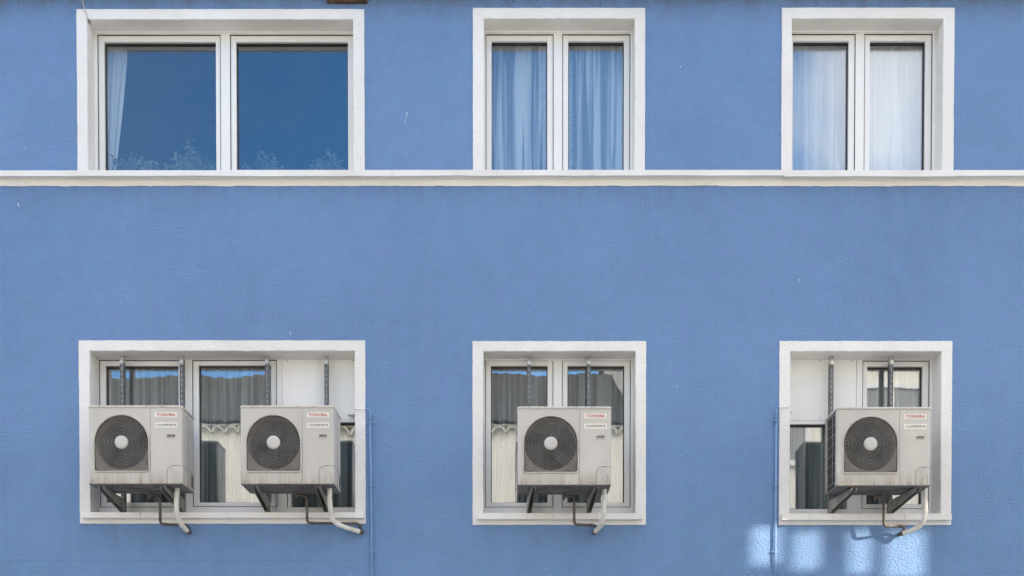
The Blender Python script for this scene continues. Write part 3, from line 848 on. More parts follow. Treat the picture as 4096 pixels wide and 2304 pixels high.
    # stickers
    st = MB(); st.box(0.531, 0.711, -0.0012, 0.0005, 0.523, 0.563); so = st.build('brand_sticker', M['sticker'], root)
    V, Fc = text_mesh('TOSHIBA', 0.150, 0.0225, 0.018)
    lt = MB(); lt.add([(v[0] + 0.546, -0.0022, v[2] + 0.5325) for v in V], Fc); lt.build('lettering', M['red'], so)
    st = MB(); st.box(0.531, 0.711, -0.0012, 0.0005, 0.442, 0.484); so = st.build('type_sticker', M['sticker'], root)
    V, Fc = text_mesh('INVERTER', 0.094, 0.0165, 0.012, 0.28)
    lt = MB(); lt.add([(v[0] + 0.580, -0.0022, v[2] + 0.455) for v in V], Fc); lt.build('lettering', M['ink'], so)
    def crescent(x, zc, w, h, bulge):
        o = [(x + w - (w) * (1 - ((i / 10 - 0.5) * 2) ** 2), zc + h * (0.5 - i / 10)) for i in range(11)]
        inn = [(x + w - (w - bulge) * (1 - ((i / 10 - 0.5) * 2) ** 2), zc + h * (0.5 - i / 10)) for i in range(1, 10)]
        return o, inn[::-1]
    for colr, x in (('red', 0.544), ('navy', 0.561)):
        o, inn = crescent(x, 0.4632, 0.027, 0.024, 0.0075)
        q = MB()
        full = [o[0]] + inn[::-1] + [o[-1]]
        for i in range(10):
            q.add([(o[i][0], -0.0022, o[i][1]), (o[i + 1][0], -0.0022, o[i + 1][1]), (full[i + 1][0], -0.0022, full[i + 1][1]), (full[i][0], -0.0022, full[i][1])], [(0, 1, 2, 3)])
        q.build('swoosh', M[colr], so)
    q = MB(); q.disc((0.6875, 0.4665), 0.0058, -0.0022, 16); q.build('dot', M['red'], so)
    q = MB(); q.disc((0.694, 0.4605), 0.0058, -0.0026, 16); q.build('dot', M['navy'], so)
    # hand hold
    hh = MB(); x0, x1, z0, z1, t = 0.624, 0.698, 0.360, 0.392, 0.005
    hh.box(x0, x1, -0.005, 0.001, z0, z0 + t, 0, 0.001); hh.box(x0, x1, -0.003, 0.001, z1 - t * 0.6, z1, 0, 0.001)
    hh.box(x0, x0 + t, -0.0045, 0.001, z0 + t, z1 - t * 0.6, 0, 0.001); hh.box(x1 - t, x1, -0.0045, 0.001, z0 + t, z1 - t * 0.6, 0, 0.001)
    hh.quad((x0 + t, -0.0008, z0 + t), (x1 - t, -0.0008, z0 + t), (x1 - t, -0.0006, z1 - t * 0.6), (x0 + t, -0.0006, z1 - t * 0.6), 1)
    hh.build('handle', [M['lid'], M['shroud']], root)
    # screws
    for (x, z, y) in ((0.094, H_ - 0.010, -o_), (0.467, H_ - 0.010, -o_), (0.592, H_ - 0.010, -o_), (0.033, 0.018, 0), (0.417, 0.014, 0), (0.582, 0.014, 0), (0.69, 0.142, -0.001)):
        s_ = MB(); s_.tube([(x, y + 0.001, z), (x, y - 0.0025, z)], 0.0042, 8); s_.build('screw', M['screw'], root)
    return root

YAC = -0.40
def children(o): return [c for c in bpy.data.objects if c.parent == o]
def copy_tree(o, parent=None):
    c = o.copy(); C.objects.link(c); c.parent = parent
    for ch in children(o): copy_tree(ch, c)
    return c

ac0 = make_ac()
ACS = [((353.7, 1934), 'grey outdoor unit at the far left, its fan overlapping the window surround'),
       ((961, 1934.5), 'grey outdoor unit beneath the white board in the wide left window, right of its twin'),
       ((2069.4, 1938.5), 'grey outdoor unit alone in front of the middle lower window with two tall sashes'),
       ((3347.5, 1940.5), 'grey outdoor unit at the right lower window, above the sunlit patches, dark coil flank showing')]
AC_POS = []
kids0 = children(ac0)
for i, ((px, py), lab) in enumerate(ACS):
    o = ac0 if i == 0 else copy_tree(ac0)
    p = at(px, py, YAC); o.location = p; AC_POS.append(p)
    o['label'] = lab
    for f in children(o):
        if f.name.split('.')[0] == 'fan':
            a = i * 0.83; c = Vector((FC[0], 0, FC[1])); f.rotation_euler = (0, a, 0); f.location = c - Matrix.Rotation(a, 3, 'Y') @ c

# ------------------------------------------------------------------ wall brackets
RY0, RY1 = 0.095, 0.143
def make_bracket():
    root = empty('wall_bracket', (0, 0, 0), 'x', 'wall bracket', 'steel brackets carrying the outdoor units')
    return root
def bracket(railpx, armpx, ac, sill_py, top_py, label, lean):
    xr = wx(railpx, 1730, RY0); z_top = wz(top_py, RY0); z_bot = wz(sill_py, RY0) - 0.03
    root = empty('wall_bracket', (xr, RY1, z_bot), label, 'wall bracket', 'steel brackets carrying the outdoor units')
    L = z_top - z_bot; D = RY0 - RY1
    w = 0.0150
    rl = MB()
    rl.box(-w, w, D + 0.002, D + 0.005, 0, L - 0.07)                       # web
    rl.box(-w, -w + 0.004, D - 0.002, 0, 0, L - 0.06); rl.box(w - 0.004, w, D - 0.002, 0, 0, L - 0.06)
    k = 0.05
    while k < L - 0.12:
        rl.box(-0.0035, 0.0035, D - 0.0, D + 0.0015, k, k + 0.022, 1); k += 0.045  # pale boxes stand in for light showing through the rail slots
    rl.build('rail', [M['rail'], M['galv']], root)
    tp = MB(); tp.box(-w - 0.001, w + 0.001, D - 0.006, D + 0.03, L - 0.085, L, 0, 0.003); tp.build('end_plate', M['galv'], root)
    bo = MB(); bo.tube([(0, D - 0.006, L - 0.065), (0, D - 0.010, L - 0.065)], 0.0155, 18); bo.tube([(0, D - 0.010, L - 0.065), (0, D - 0.020, L - 0.065)], 0.0075, 6)
    bo.build('bolt', M['zinc'], root)
    b2 = MB(); b2.tube([(0, D - 0.0065, L - 0.025), (0, D - 0.009, L - 0.025)], 0.0055, 8); b2.build('bolt', M['screw'], root)
    # tapered arm, an upturned trough
    zt = ac.z - 0.012 - z_bot
    yt = (YAC + 0.012) - RY1; yr = D - 0.003
    xa = wx(armpx, 1937, YAC + 0.012) - xr
    t = 0.0025; aw = 0.019
    am = MB()
    def side(xoff_sign):
        # profile in y-z: tip low, deep at the rail
        prof = [(yr, zt), (yt + 0.012, zt), (yt, zt - 0.010), (yt, zt - 0.026), (yt + 0.014, zt - 0.036), (yr - 0.04, zt - 0.098), (yr, zt - 0.105)]
        V = []
        for dx in (0, t):
            for (y, z) in prof:
                f = (y - yr) / (yt - yr)
                V.append((xa * f + xoff_sign * aw + (dx if xoff_sign < 0 else -dx), y, z))
        n = len(prof)
        am.add(V, [tuple(range(n)), tuple(range(n, 2 * n))[::-1]] + [(i, (i + 1) % n, (i + 1) % n + n, i + n) for i in range(n)])
    side(-1); side(1)
    f1 = 1 - 0.012 / (yr - yt)
    am.add([(-aw + t, yr, zt - 0.0005), (aw - t, yr, zt - 0.0005), (xa * f1 + aw - t, yt + 0.012, zt - 0.0005), (xa * f1 - aw + t, yt + 0.012, zt - 0.0005),
            (-aw + t, yr, zt - 0.003), (aw - t, yr, zt - 0.003), (xa * f1 + aw - t, yt + 0.012, zt - 0.003), (xa * f1 - aw + t, yt + 0.012, zt - 0.003)],
           [(0, 1, 2, 3), (7, 6, 5, 4), (3, 2, 6, 7), (0, 3, 7, 4), (1, 5, 6, 2)])
    am.box(-aw + t, aw - t, yr - 0.004, yr, zt - 0.10, zt - 0.004)
    ao = am.build('arm', M['arm'], root)
    bb = MB()
    for zz in (zt - 0.035, zt - 0.08):
        bb.tube([(aw, yr - 0.022, zz), (aw + 0.006, yr - 0.022, zz)], 0.006, 6); bb.tube([(-aw, yr - 0.022, zz), (-aw - 0.006, yr - 0.022, zz)], 0.006, 6)
    bb.build('bolt', M['galv'], ao)
    ft = MB(); ft.box(xa * 0.55 - 0.02, xa * 0.55 + 0.02, yt + 0.05, yt + 0.09, zt - 0.002, zt + 0.0055); ft.build('rubber_foot', M['gasket'], ao)
    return root
BR = [(489, 404, 0, 2048, 1417, 'steel bracket with slotted rail left of the wide left window, first from the left'),
      (727.5, 651, 0, 2048, 1418, 'steel bracket in front of the sash edge, right support of the far left unit'),
      (1068.5, 1021, 1, 2048, 1418, 'steel bracket just left of the white board, left support of the unit beside the conduit'),
      (1305.5, 1271, 1, 2048, 1418, 'steel bracket crossing the white board of the wide left window'),
      (2116.5, 2134.5, 2, 2052, 1421, 'steel bracket over the left sash of the middle lower window'),
      (2355, 2386, 2, 2052, 1421, 'steel bracket over the right sash of the middle lower window'),
      (3325.5, 3418, 3, 2053, 1420, 'steel bracket crossing the white board of the right lower window'),
      (3564, 3673, 3, 2053, 1419, 'steel bracket crossing the glazed right sash of the right lower window')]
for (r_, a_, k, sp_, tp_, lab) in BR:
    bracket(r_, a_, AC_POS[k], sp_, tp_, lab, 0)

# ------------------------------------------------------------------ pipes
def pipes(pts_b, pts_w, lab_b, lab_w):
    P = [at(x, y, Y) for (x, y, Y) in pts_b]
    r = 0.0115
    path = round_path(P, 0.035, 6)
    p0 = P[-1].copy()
    root = empty('drain_pipe', p0, lab_b, 'drain pipe', 'brown drain pipes under the outdoor units')
    mb = MB(); mb.tube([q - p0 for q in path], r, 12); mb.build('pipe_run', M['drain'], root)
    for i in range(1, len(P) - 1):
        for d in (P[i - 1] - P[i], P[i + 1] - P[i]):
            if d.length < 0.05: continue
            u = d.normalized(); a = P[i] + u * 0.034 - p0
            cl = MB(); cl.tube([a, a + u * 0.006, a + u * 0.016], [r * 1.22, r * 1.25, r * 1.18], 12); cl.build('coupling', M['drain'], root)
    u = (P[1] - P[0]).normalized(); cl = MB()
    cl.tube([P[0] - p0, P[0] - p0 + u * 0.02], r * 1.35, 12)
    # tap nipple hanging below the pan
    cl.tube([P[0] - p0 + Vector((0, 0, 0.02)), P[0] - p0 - Vector((0, 0, 0.03))], r * 0.8, 10)
    cl.build('drain_nipple', M['drain'], root)
    Q = [at(x, y, Y) for (x, y, Y) in pts_w]
    path = round_path(Q, 0.12, 8)
    # resample for the wrapped tape ridges
    fine = []
    for i in range(len(path) - 1):
        d = (path[i + 1] - path[i]).length; m = max(1, int(d / 0.008))
        for j_ in range(m): fine.append(path[i].lerp(path[i + 1], j_ / m))
    fine.append(path[-1])
    rs = []; acc = 0
    for i, p in enumerate(fine):
        if i: acc += (p - fine[i - 1]).length
        rs.append(0.0188 + 0.0016 * ((acc / 0.026) % 1.0) + 0.0008 * math.sin(acc * 37) + 0.0006 * math.sin(acc * 91))
    q0 = Q[-1].copy()
    root = empty('insulated_pipe', q0, lab_w, 'insulated pipe', 'white wrapped pipes under the outdoor units')
    mb = MB(); mb.tube([p - q0 for p in fine], rs, 14); mb.build('wrapped_sleeve', M['wrap'], root)
    cp = MB()
    e = (Q[-1] - fine[-6]).normalized(); cp.tube([Q[-1] - q0 - e * 0.012, Q[-1] - q0 + e * 0.004], 0.0215, 14)
    wd = Vector((0, -q0.y + 0.02, 0.002))
    cp.tube([Vector((0, 0, 0)), wd * 0.5 + Vector((0.002, 0, 0.004)), wd], 0.0165, 10)
    cp.build('wall_end', M['drain'], root)
# drop between the AC body and the sill; lower runs close to the wall
YF, YD, YH = -0.20, -0.17, -0.085
pipes([(600, 1979, -0.24), (640, 1983, YD), (641, 2097, YD + 0.02), (748, 2100, YH), (757, 2118, -0.02)],
      [(711, 1930, -0.27), (704, 2030, -0.25), (716, 2090, -0.17), (752, 2127, -0.045)],
      'brown drain pipe with elbows below the far left unit', 'white wrapped pipe below the far left unit, bent at the end')
pipes([(1186, 1979, -0.24), (1226, 1982, YD), (1229, 2093, YD + 0.02), (1437, 2094, YH), (1444, 2120, -0.02)],
      [(1319, 1930, -0.27), (1318, 2005, -0.25), (1328, 2085, -0.17), (1370, 2106, -0.10), (1444, 2128, -0.045)],
      'long brown drain pipe running right to the corner of the wide window sill', 'white wrapped pipe curving far right below the unit beside the blue conduit')
pipes([(2256, 1985, -0.24), (2296, 1985, YD), (2297, 2099, YD + 0.02), (2382, 2101, YH), (2392, 2120, -0.02)],
      [(2417, 1935, -0.27), (2417, 2025, -0.25), (2412, 2095, -0.17), (2378, 2129, -0.045)],
      'brown drain pipe with elbows below the middle unit', 'white wrapped pipe below the middle unit, hooking back to the left')
pipes([(3500, 1985, -0.24), (3535, 1989, YD), (3535, 2104, YD + 0.02), (3620, 2105, YH), (3612, 2131, -0.05)],
      [(3699, 1938, -0.27), (3703, 2045, -0.25), (3690, 2096, -0.19), (3652, 2121, -0.12), (3606, 2134, -0.06)],
      'brown drain pipe casting a shadow on the sunlit wall below the right unit', 'white wrapped pipe sweeping left over the sunlit wall below the right unit')

# ------------------------------------------------------------------ conduits and cable
def conduit(pts, clips, box, lab):
    P = [at(*p) for p in pts]; p0 = P[-1]
    p0 = Vector((p0.x, 0, P[-1].z))
    root = empty('wall_conduit', p0, lab, 'conduit', 'blue painted conduits')
    mb = MB()
    thin = round_path(P[:4], 0.03, 5)
    mb.tube([p - p0 for p in thin], [0.0045] * (len(thin) - 4) + [0.006, 0.0078, 0.0088, 0.0092], 10)
    mb.tube([P[3] - p0, P[4] - p0], 0.0092, 12)
    mb.build('tube', M['conduit'], root)
    wc = MB(); wc.tube([P[0] - p0, P[1] - p0], 0.0048, 8); 
    wc.build('cable_tail', M['frame'], root)
    for (cx, cy) in clips:
        c = at(cx, cy, -0.020) - p0; k = MB()
        k.box(c.x - 0.0105, c.x + 0.0105, c.y - 0.0105, c.y + 0.012, c.z - 0.006, c.z + 0.006, 0, 0.002)
        for s in (-1, 1): k.tube([(c.x + s * 0.021, c.y + 0.014, c.z + 0.004), (c.x + s * 0.021, c.y + 0.001, c.z + 0.004)], 0.0075, 10)
        k.box(c.x - 0.021, c.x + 0.021, c.y + 0.006, c.y + 0.012, c.z - 0.003, c.z + 0.006)
        k.build('clip', M['conduit'], root)
    bx = MB(); a, b = at(box[0], box[2], YL - 0.05), at(box[1], box[3], YL - 0.05)
    bx.box(a.x - p0.x, b.x - p0.x, YL - 0.05, YL, a.z - p0.z, b.z - p0.z, 0, 0.003)
    bx.build('cable_box', M['frame'], root)
conduit([(1416, 1635.5, -0.02), (1463, 1637, -0.018), (1481, 1640, -0.020), (1481, 1690, -0.020), (1490, 2500, -0.020)],
        [(1482, 1690), (1484.5, 1943.5), (1488, 2208)], (1391, 1424, 1643, 1658), 'thin blue conduit on the wall right of the wide left window')
conduit([(3161, 1626, -0.02), (3117, 1631, -0.018), (3105.5, 1636, -0.020), (3105.5, 1690, -0.020), (3099, 2500, -0.020)],
        [(3105, 1684), (3103.5, 1946.7), (3101.5, 2209)], (3150, 3169, 1634, 1647), 'thin blue conduit on the wall left of the right lower window')
cp = [(322, -30, -0.02), (329, 0, -0.02), (335, 24, -0.018), (343, 50, -0.016), (352, 76, -0.012), (361, 97, 0.07), (376, 126, 0.145)]
Pc = [at(*p) for p in cp]; c0 = Pc[-1]
croot = empty('hanging_cable', c0, 'thin pale cable dropping into the top left corner of the upper left window', 'cable')
m1 = MB(); m1.tube([p - c0 for p in round_path(Pc, 0.05, 4)], 0.0042, 8); m1.build('cord', M['cable'], croot)
m2 = MB(); m2.tube([Pc[4] - c0 + Vector((0.004, 0, -0.004)), Pc[5] - c0 + Vector((0.002, 0, -0.004)), Pc[6] - c0 + Vector((-0.002, 0, -0.004))], 0.0075, 8); m2.build('sleeve', M['cable_sleeve'], croot)

wb = MB()
a, b = at(1308, 8.5, -0.02), at(1469, -14, -0.02)
n = 16; low = [(a.x + (b.x - a.x) * i / n, a.z + rnd.uniform(-0.002, 0.003)) for i in range(n + 1)]
for i in range(n):
    wb.add([(low[i][0], -0.03, low[i][1]), (low[i + 1][0], -0.03, low[i + 1][1]), (low[i + 1][0], -0.03, b.z), (low[i][0], -0.03, b.z),
            (low[i][0], 0.0, low[i][1]), (low[i + 1][0], 0.0, low[i + 1][1])], [(0, 1, 2, 3), (0, 4, 5, 1)])
wb.box(a.x, b.x, -0.028, 0.0, b.z - 0.01, b.z)
tag(wb.build('wooden_board', M['wood']), 'rotten brown board end on the wall above the right corner of the upper left window', 'board')

# ------------------------------------------------------------------ curtains
def curtain(x0, x1, z0, z1, Y, folds, amp, mat, label, seed, right=None, gather=0.12, group=None, cat='curtain', drift=0.0, xfold=2.0):
    r = random.Random(seed); nx, nz = int(folds * 22) + 1, 26
    ph = [r.uniform(0, 6.28) for _ in range(6)]
    warp = [r.uniform(-0.35, 0.35) for _ in range(4)]
    V = []; xa_ = xfold * abs(x1 - x0) / folds / (2 * math.pi)
    for j_ in range(nz + 1):
        t = j_ / nz; z = z1 + (z0 - z1) * t
        xr = x1 if right is None else x0 + (x1 - x0) * right(t)
        for i in range(nx + 1):
            u = i / nx
            uu = u + 0.035 * math.sin(3.1 * u * 3 + ph[0] + warp[0] * t * 3) + 0.02 * math.sin(9 * u + ph[1] + t * warp[1] * 4)
            a = amp * 1.0 * (gather + (1 - gather) * min(1, t * 2.2) ** 0.7)
            s = math.sin(2 * math.pi * folds * uu + ph[2] + 0.5 * math.sin(t * 3 + ph[3]) * warp[2])
            y = a * (s * abs(s) ** 0.35 * 0.7 + 0.45 * math.sin(2 * math.pi * folds * 0.43 * uu + ph[4] + t * warp[3] * 3))
            y += amp * 0.35 * math.sin(2 * math.pi * folds * 2.3 * u + ph[5]) * max(0, 1 - t * 6)
            V.append((x0 + (xr - x0) * u + xa_ * min(1.0, 0.35 + t * 2.0) * (0.75 + 0.45 * math.sin(2 * math.pi * folds * 0.31 * u + ph[1])) * math.cos(2 * math.pi * folds * uu + ph[2]) + drift * t * math.sin(u * 7), Y + y, z))
    c = Vector(((x0 + x1) / 2, Y, z0))
    mb = MB(); w = nx + 1
    mb.add([(v[0] - c.x, v[1] - c.y, v[2] - c.z) for v in V], [(j_ * w + i, j_ * w + i + 1, (j_ + 1) * w + i + 1, (j_ + 1) * w + i) for j_ in range(nz) for i in range(nx)], 0, True)
    o = mb.build('curtain', mat, None, c)
    return tag(o, label, cat, group)
YCU, YCL = 0.325, 0.345
def cx(px, Y, py): return wx(px, py, Y)
# upper left: one narrow drawn curtain
curtain(cx(408, YCU, 370), cx(530, YCU, 370), wz(700, YCU), wz(170, YCU), YCU, 5, 0.018, M['sheer_cloud'], 'narrow white curtain drawn to the left side of the upper left window', 3, xfold=1.2,
        right=lambda t: 0.83 if t < 0.1 else 0.83 - 0.40 * ((t - 0.1) / 0.9) ** 1.15)
# upper middle pair
g2 = 'white net curtains of the upper middle window'
curtain(cx(1945, YCU, 370), cx(2196, YCU, 370), wz(705, YCU), wz(176, YCU), YCU, 4.6, 0.034, M['sheer'], 'white gathered net curtain behind the left sash of the upper middle window', 11, group=g2, drift=0.01)
curtain(cx(2262, YCU, 370), cx(2520, YCU, 370), wz(705, YCU), wz(176, YCU), YCU, 5.2, 0.034, M['sheer'], 'white gathered net curtain behind the right sash of the upper middle window', 23, group=g2, drift=0.01)
# frilled inner borders
def frill(px, Y, py0, py1, seed, parent):
    r = random.Random(seed); mb = MB(); n = 90; z0, z1 = wz(py1, Y), wz(py0, Y); V = []
    x = wx(px, 370, Y)
    for i in range(n + 1):
        t = i / n; z = z1 + (z0 - z1) * t
        a = 0.014 * math.sin(t * 150 + r.uniform(-0.5, 0.5))
        V += [(x - 0.018 + 0.006 * math.sin(t * 9), Y - 0.02 + a * 0.3, z), (x + 0.004 + a * 0.5, Y - 0.03 + a, z), (x + 0.022 + a * 0.7, Y - 0.03 - a, z + 0.006)]
    mb.add([(v[0] - parent.location.x, v[1] - parent.location.y, v[2] - parent.location.z) for v in V], [(i * 3 + q, i * 3 + q + 1, (i + 1) * 3 + q + 1, (i + 1) * 3 + q) for i in range(n) for q in (0, 1)], 0, True)
    mb.build('frill', M['sheer'], parent)
cs = [o for o in bpy.data.objects if o.get('group') == g2]
frill(2178, YCU - 0.02, 185, 690, 1, cs[0]); frill(2280, YCU - 0.02, 185, 690, 2, cs[1])
# upper right pair: straight pleated
g3 = 'pleated curtains of the upper right window'
curtain(cx(3150, YCU, 370), cx(3412, YCU, 370), wz(705, YCU), wz(176, YCU), YCU, 4.2, 0.016, M['sheer_cloud'], 'pale pleated curtain behind the left sash of the upper right window', 31, group=g3, gather=0.3, xfold=1.25)
curtain(cx(3462, YCU, 370), cx(3722, YCU, 370), wz(705, YCU), wz(176, YCU), YCU, 4.2, 0.016, M['sheer_cloud'], 'pale pleated curtain behind the right sash of the upper right window', 37, group=g3, gather=0.3, xfold=1.25)
# lower storey: grey sheers
g4 = 'grey sheer curtains of the lower windows'
for (a, b, f, lab, sd) in ((405, 735, 9, 'grey sheer curtain behind the far left sash of the wide lower window', 41), (780, 1100, 9, 'grey sheer curtain behind the second sash of the wide lower window', 43),
                           (1150, 1425, 6, 'grey sheer curtain behind the pane under the white board of the wide lower window', 47),
                           (1940, 2205, 8, 'grey sheer curtain behind the left sash of the middle lower window', 53), (2255, 2515, 8, 'grey sheer curtain behind the right sash of the middle lower window', 59),
                           (3140, 3425, 6, 'grey sheer curtain behind the pane under the board of the right lower window', 61), (3455, 3705, 7, 'grey sheer curtain behind the narrow sash of the right lower window', 67)):
    curtain(cx(a, YCL, 1730), cx(b, YCL, 1730), wz(2040, YCL), wz(1462, YCL), YCL, f, 0.020, M['sheer_grey'], lab, sd, group=g4)

# ------------------------------------------------------------------ plants on the inner board of the upper left window
def plant(px0, px1, pytop, label, seed, flowers=0):
    r = random.Random(seed); Y = 0.345
    xa, xb = wx(px0, 650, Y), wx(px1, 650, Y); zb = UP['a']['I'][2] + 0.026; zt = wz(pytop, Y)
    xc = (xa + xb) / 2
    root = empty('potted_plant', (xc, Y, zb), label, 'plant', 'plants on the inner board of the upper left window')
    pm = MB(); n = 20; V = []
    for (rr, z) in ((0.045, 0.0), (0.06, 0.07), (0.065, 0.07), (0.065, 0.085), (0.056, 0.085), (0.05, 0.06)):
        V += [(rr * math.cos(2 * math.pi * i / n), rr * math.sin(2 * math.pi * i / n), z) for i in range(n)]
    pm.add(V, [(k * n + i, k * n + (i + 1) % n, (k + 1) * n + (i + 1) % n, (k + 1) * n + i) for k in range(5) for i in range(n)], 0, True)
    pm.add(V[:n], [tuple(range(n))]); pm.build('pot', M['pot'], root)
    fm = MB(); st = MB(); fl = MB(); hw = (xb - xa) / 2; hh = zt - zb
    for s in range(44):
        ang = r.uniform(-1, 1); reach = abs(ang) ** 0.8
        tip = Vector((ang * hw, r.uniform(-0.06, 0.10), 0.085 + (hh - 0.085) * (1 - 0.55 * reach ** 1.5) * r.uniform(0.55, 1.0)))
        base = Vector((ang * 0.02, 0, 0.07)); mid = base.lerp(tip, 0.5) + Vector((0, 0, 0.05))
        pts = [base * (1 - t) ** 2 + mid * 2 * t * (1 - t) + tip * t * t for t in [i / 5 for i in range(6)]]
        st.tube(pts, 0.0016, 4)
        for k in range(9):
            t = 0.35 + 0.65 * k / 8
            c = base * (1 - t) ** 2 + mid * 2 * t * (1 - t) + tip * t * t + Vector((r.gauss(0, 0.010), r.gauss(0, 0.012), r.gauss(0, 0.010)))
            L, wd = r.uniform(0.032, 0.052), r.uniform(0.012, 0.019)
            d = Vector((r.gauss(0, 1), r.gauss(0, 0.8), r.gauss(-0.3, 0.8))).normalized(); u = d.cross(Vector((r.gauss(0, 1), r.gauss(0, 1), r.gauss(0, 1)))).normalized()
            nrm = d.cross(u) * 0.004
            fm.add([c, c + d * L * 0.35 + u * wd + nrm, c + d * L + nrm * 0.2, c + d * L * 0.35 - u * wd + nrm, c + d * L * 0.5 - nrm], [(0, 1, 4), (1, 2, 4), (0, 4, 3), (4, 2, 3)])
    fm.build('foliage', M['leaf'], root); st.build('stem', M['leaf'], root)
    if flowers:
        for s in range(flowers):
            c = Vector((r.uniform(-0.9, 0.95) * hw, -0.06 + r.uniform(-0.02, 0.02), r.uniform(0.05, 0.16)))
            for q in range(5):
                a = 2 * math.pi * q / 5 + r.uniform(0, 1)
                p = Vector((math.cos(a), -0.4, math.sin(a))) * 0.011
                s2 = Vector((-math.sin(a), 0, math.cos(a))) * 0.006
                fl.add([c, c + p * 0.6 + s2, c + p * 1.2, c + p * 0.6 - s2], [(0, 1, 2, 3)])
        fl.build('flower', M['flower'], root)
plant(432, 640, 612, 'low plant with pink flowers at the left corner of the upper left window', 5, 26)
plant(640, 880, 575, 'tallest leafy plant beside the mullion in the left pane of the upper left window', 6)
plant(965, 1150, 606, 'leafy plant at the left end of the right pane in the upper left window', 8)
plant(1240, 1400, 602, 'leafy plant at the right end of the right pane in the upper left window', 9)

# ------------------------------------------------------------------ street and the houses across it (seen in the panes)
gm = MB(); gm.quad((-900, -900, -0.16), (900, -900, -0.16), (900, 900, -0.16), (-900, 900, -0.16)); tag(gm.build('ground', M['ground']), kind='structure')
sm = MB(); sm.quad((-60, -9.4, -0.12), (60, -9.4, -0.12), (60, -1.6, -0.12), (-60, -1.6, -0.12)); tag(sm.build('street', M['stone']), kind='structure')
pv = MB(); pv.box(-60, 60, -1.6, 0.0, -0.13, 0.0, 0, 0.01); pv.box(-60, 60, -10.8, -9.4, -0.13, 0.0, 0, 0.01); tag(pv.build('pavement', M['kerb']), kind='structure')

YO = -10.8
lh = empty('low_house', (-6.9, YO, 0), 'low cream house with a tiled eave mirrored in the wide lower window', 'house')
hx0, hx1 = -15.0, 2.35
def local(mb_objs, root): pass
zE = wz(1642, 10.5); zG = wz(1704, 10.7)
hm = MB(); hm.box(hx0 + 6.9, hx1 + 6.9, -7.0, 0.0, 0, zG + 0.16); hm.box(hx0 + 6.9, hx1 + 6.9, -6.99, 0.14, zG + 0.161, zE - 0.03)
hm.build('wall', M['cream'], lh)
# course of half-round tiles bedded under the eave
gm_ = MB(); sp = 0.27; k = 0
while hx0 + (k + 1) * sp < hx1:
    xc = hx0 + 6.9 + (k + 0.5) * sp; n = 8; V = []
    for (rr, y) in ((0.125, 0.16), (0.105, 0.16), (0.105, -0.02), (0.125, -0.02)):
        V += [(xc + rr * math.cos(math.pi * i / n), y, zG + rr * 1.15 * math.sin(math.pi * i / n) + 0.01) for i in range(n + 1)]
    gm_.add(V, [(q * (n + 1) + i, q * (n + 1) + i + 1, (q + 1) % 4 * (n + 1) + i + 1, (q + 1) % 4 * (n + 1) + i) for q in (0, 1, 3) for i in range(n)])
    k += 1
gm_.build('tile_course', M['cream'], lh)
# rippled tile roof
tm = MB(); sp = 0.29; nx = int((hx1 - hx0) / sp * 6); V = []
yE, yR = 0.24, -4.2; zR = wz(1478, 10.8 + 4.2)
for i in range(nx + 1):
    x = hx0 + (hx1 - hx0) * i / nx
    h = 0.035 * abs(math.sin(math.pi * x / sp))
    for (y, z) in ((yE, zE + h), (yR, zR + h)): V.append((x + 6.9, y, z))
tm.add(V, [(i * 2, i * 2 + 2, i * 2 + 3, i * 2 + 1) for i in range(nx)])
V2 = [(v[0], v[1], v[2] - 0.028) for v in V]
tm.add(V2, [(i * 2, i * 2 + 2, i * 2 + 3, i * 2 + 1) for i in range(nx)])
tm.add([p for i in range(nx + 1) for p in (V[i * 2], V2[i * 2])], [(i * 2, i * 2 + 2, i * 2 + 3, i * 2 + 1) for i in range(nx)])
tm.add([(hx0 + 6.9, yR, zR), (hx1 + 6.9, yR, zR), (hx1 + 6.9, -7.2, zE + 0.6), (hx0 + 6.9, -7.2, zE + 0.6)], [(0, 1, 2, 3)])
tm.build('roof', M['tile'], lh)
def far_window(root, xc, zc, w, h, y):
    mb = MB(); t = 0.09
    mb.box(xc - w / 2 - t, xc - w / 2, y - 0.02, y + 0.06, zc - h / 2 - t, zc + h / 2 + t); mb.box(xc + w / 2, xc + w / 2 + t, y - 0.02, y + 0.06, zc - h / 2 - t, zc + h / 2 + t)
    mb.box(xc - w / 2, xc + w / 2, y - 0.02, y + 0.061, zc + h / 2, zc + h / 2 + t); mb.box(xc - w / 2, xc + w / 2, y - 0.02, y + 0.10, zc - h / 2 - t, zc - h / 2)
    mb.box(xc - 0.03, xc + 0.03, y + 0.0, y + 0.04, zc - h / 2, zc + h / 2)
    o = mb.build('window', M['frame'], root)
    p = MB(); p.box(xc - w / 2, xc + w / 2, y - 0.01, y + 0.012, zc - h / 2, zc + h / 2); p.build('pane', M['dark_glass'], o)
for xc in (-12.5, -8.6): far_window(lh, xc + 6.9, 5.0, 1.1, 1.4, 0)
for xc in (-12.5, -8.6, -4.4, -0.9): far_window(lh, xc + 6.9, 2.0, 1.1, 1.5, 0)
th = empty('tall_house', (5.0, YO, 0), 'taller cream house with white window frames mirrored in the right lower window', 'house')
tmb = MB(); tmb.box(2.35 - 5.0, 8.3 - 5.0, -8.0, 0.12, 0, 11.2); tmb.build('wall', M['cream'], th)
r2 = MB(); r2.box(2.25 - 5, 8.35 - 5, -8.1, 0.45, 11.2, 11.4); r2.build('roof', M['tile'], th)
for xc in (3.3, 5.1, 7.25):
    for zc in (2.2, 5.2, 7.75): far_window(th, xc - 5.0, zc, 1.05, 1.4, 0.12)

# ------------------------------------------------------------------ sun, shade and sky
AZ, EL = math.atan2(1.0, 1.3), math.atan2(0.55, 1.64)
TO = Vector((math.cos(EL) * math.cos(AZ) , -math.cos(EL) * math.sin(AZ), math.sin(EL)))
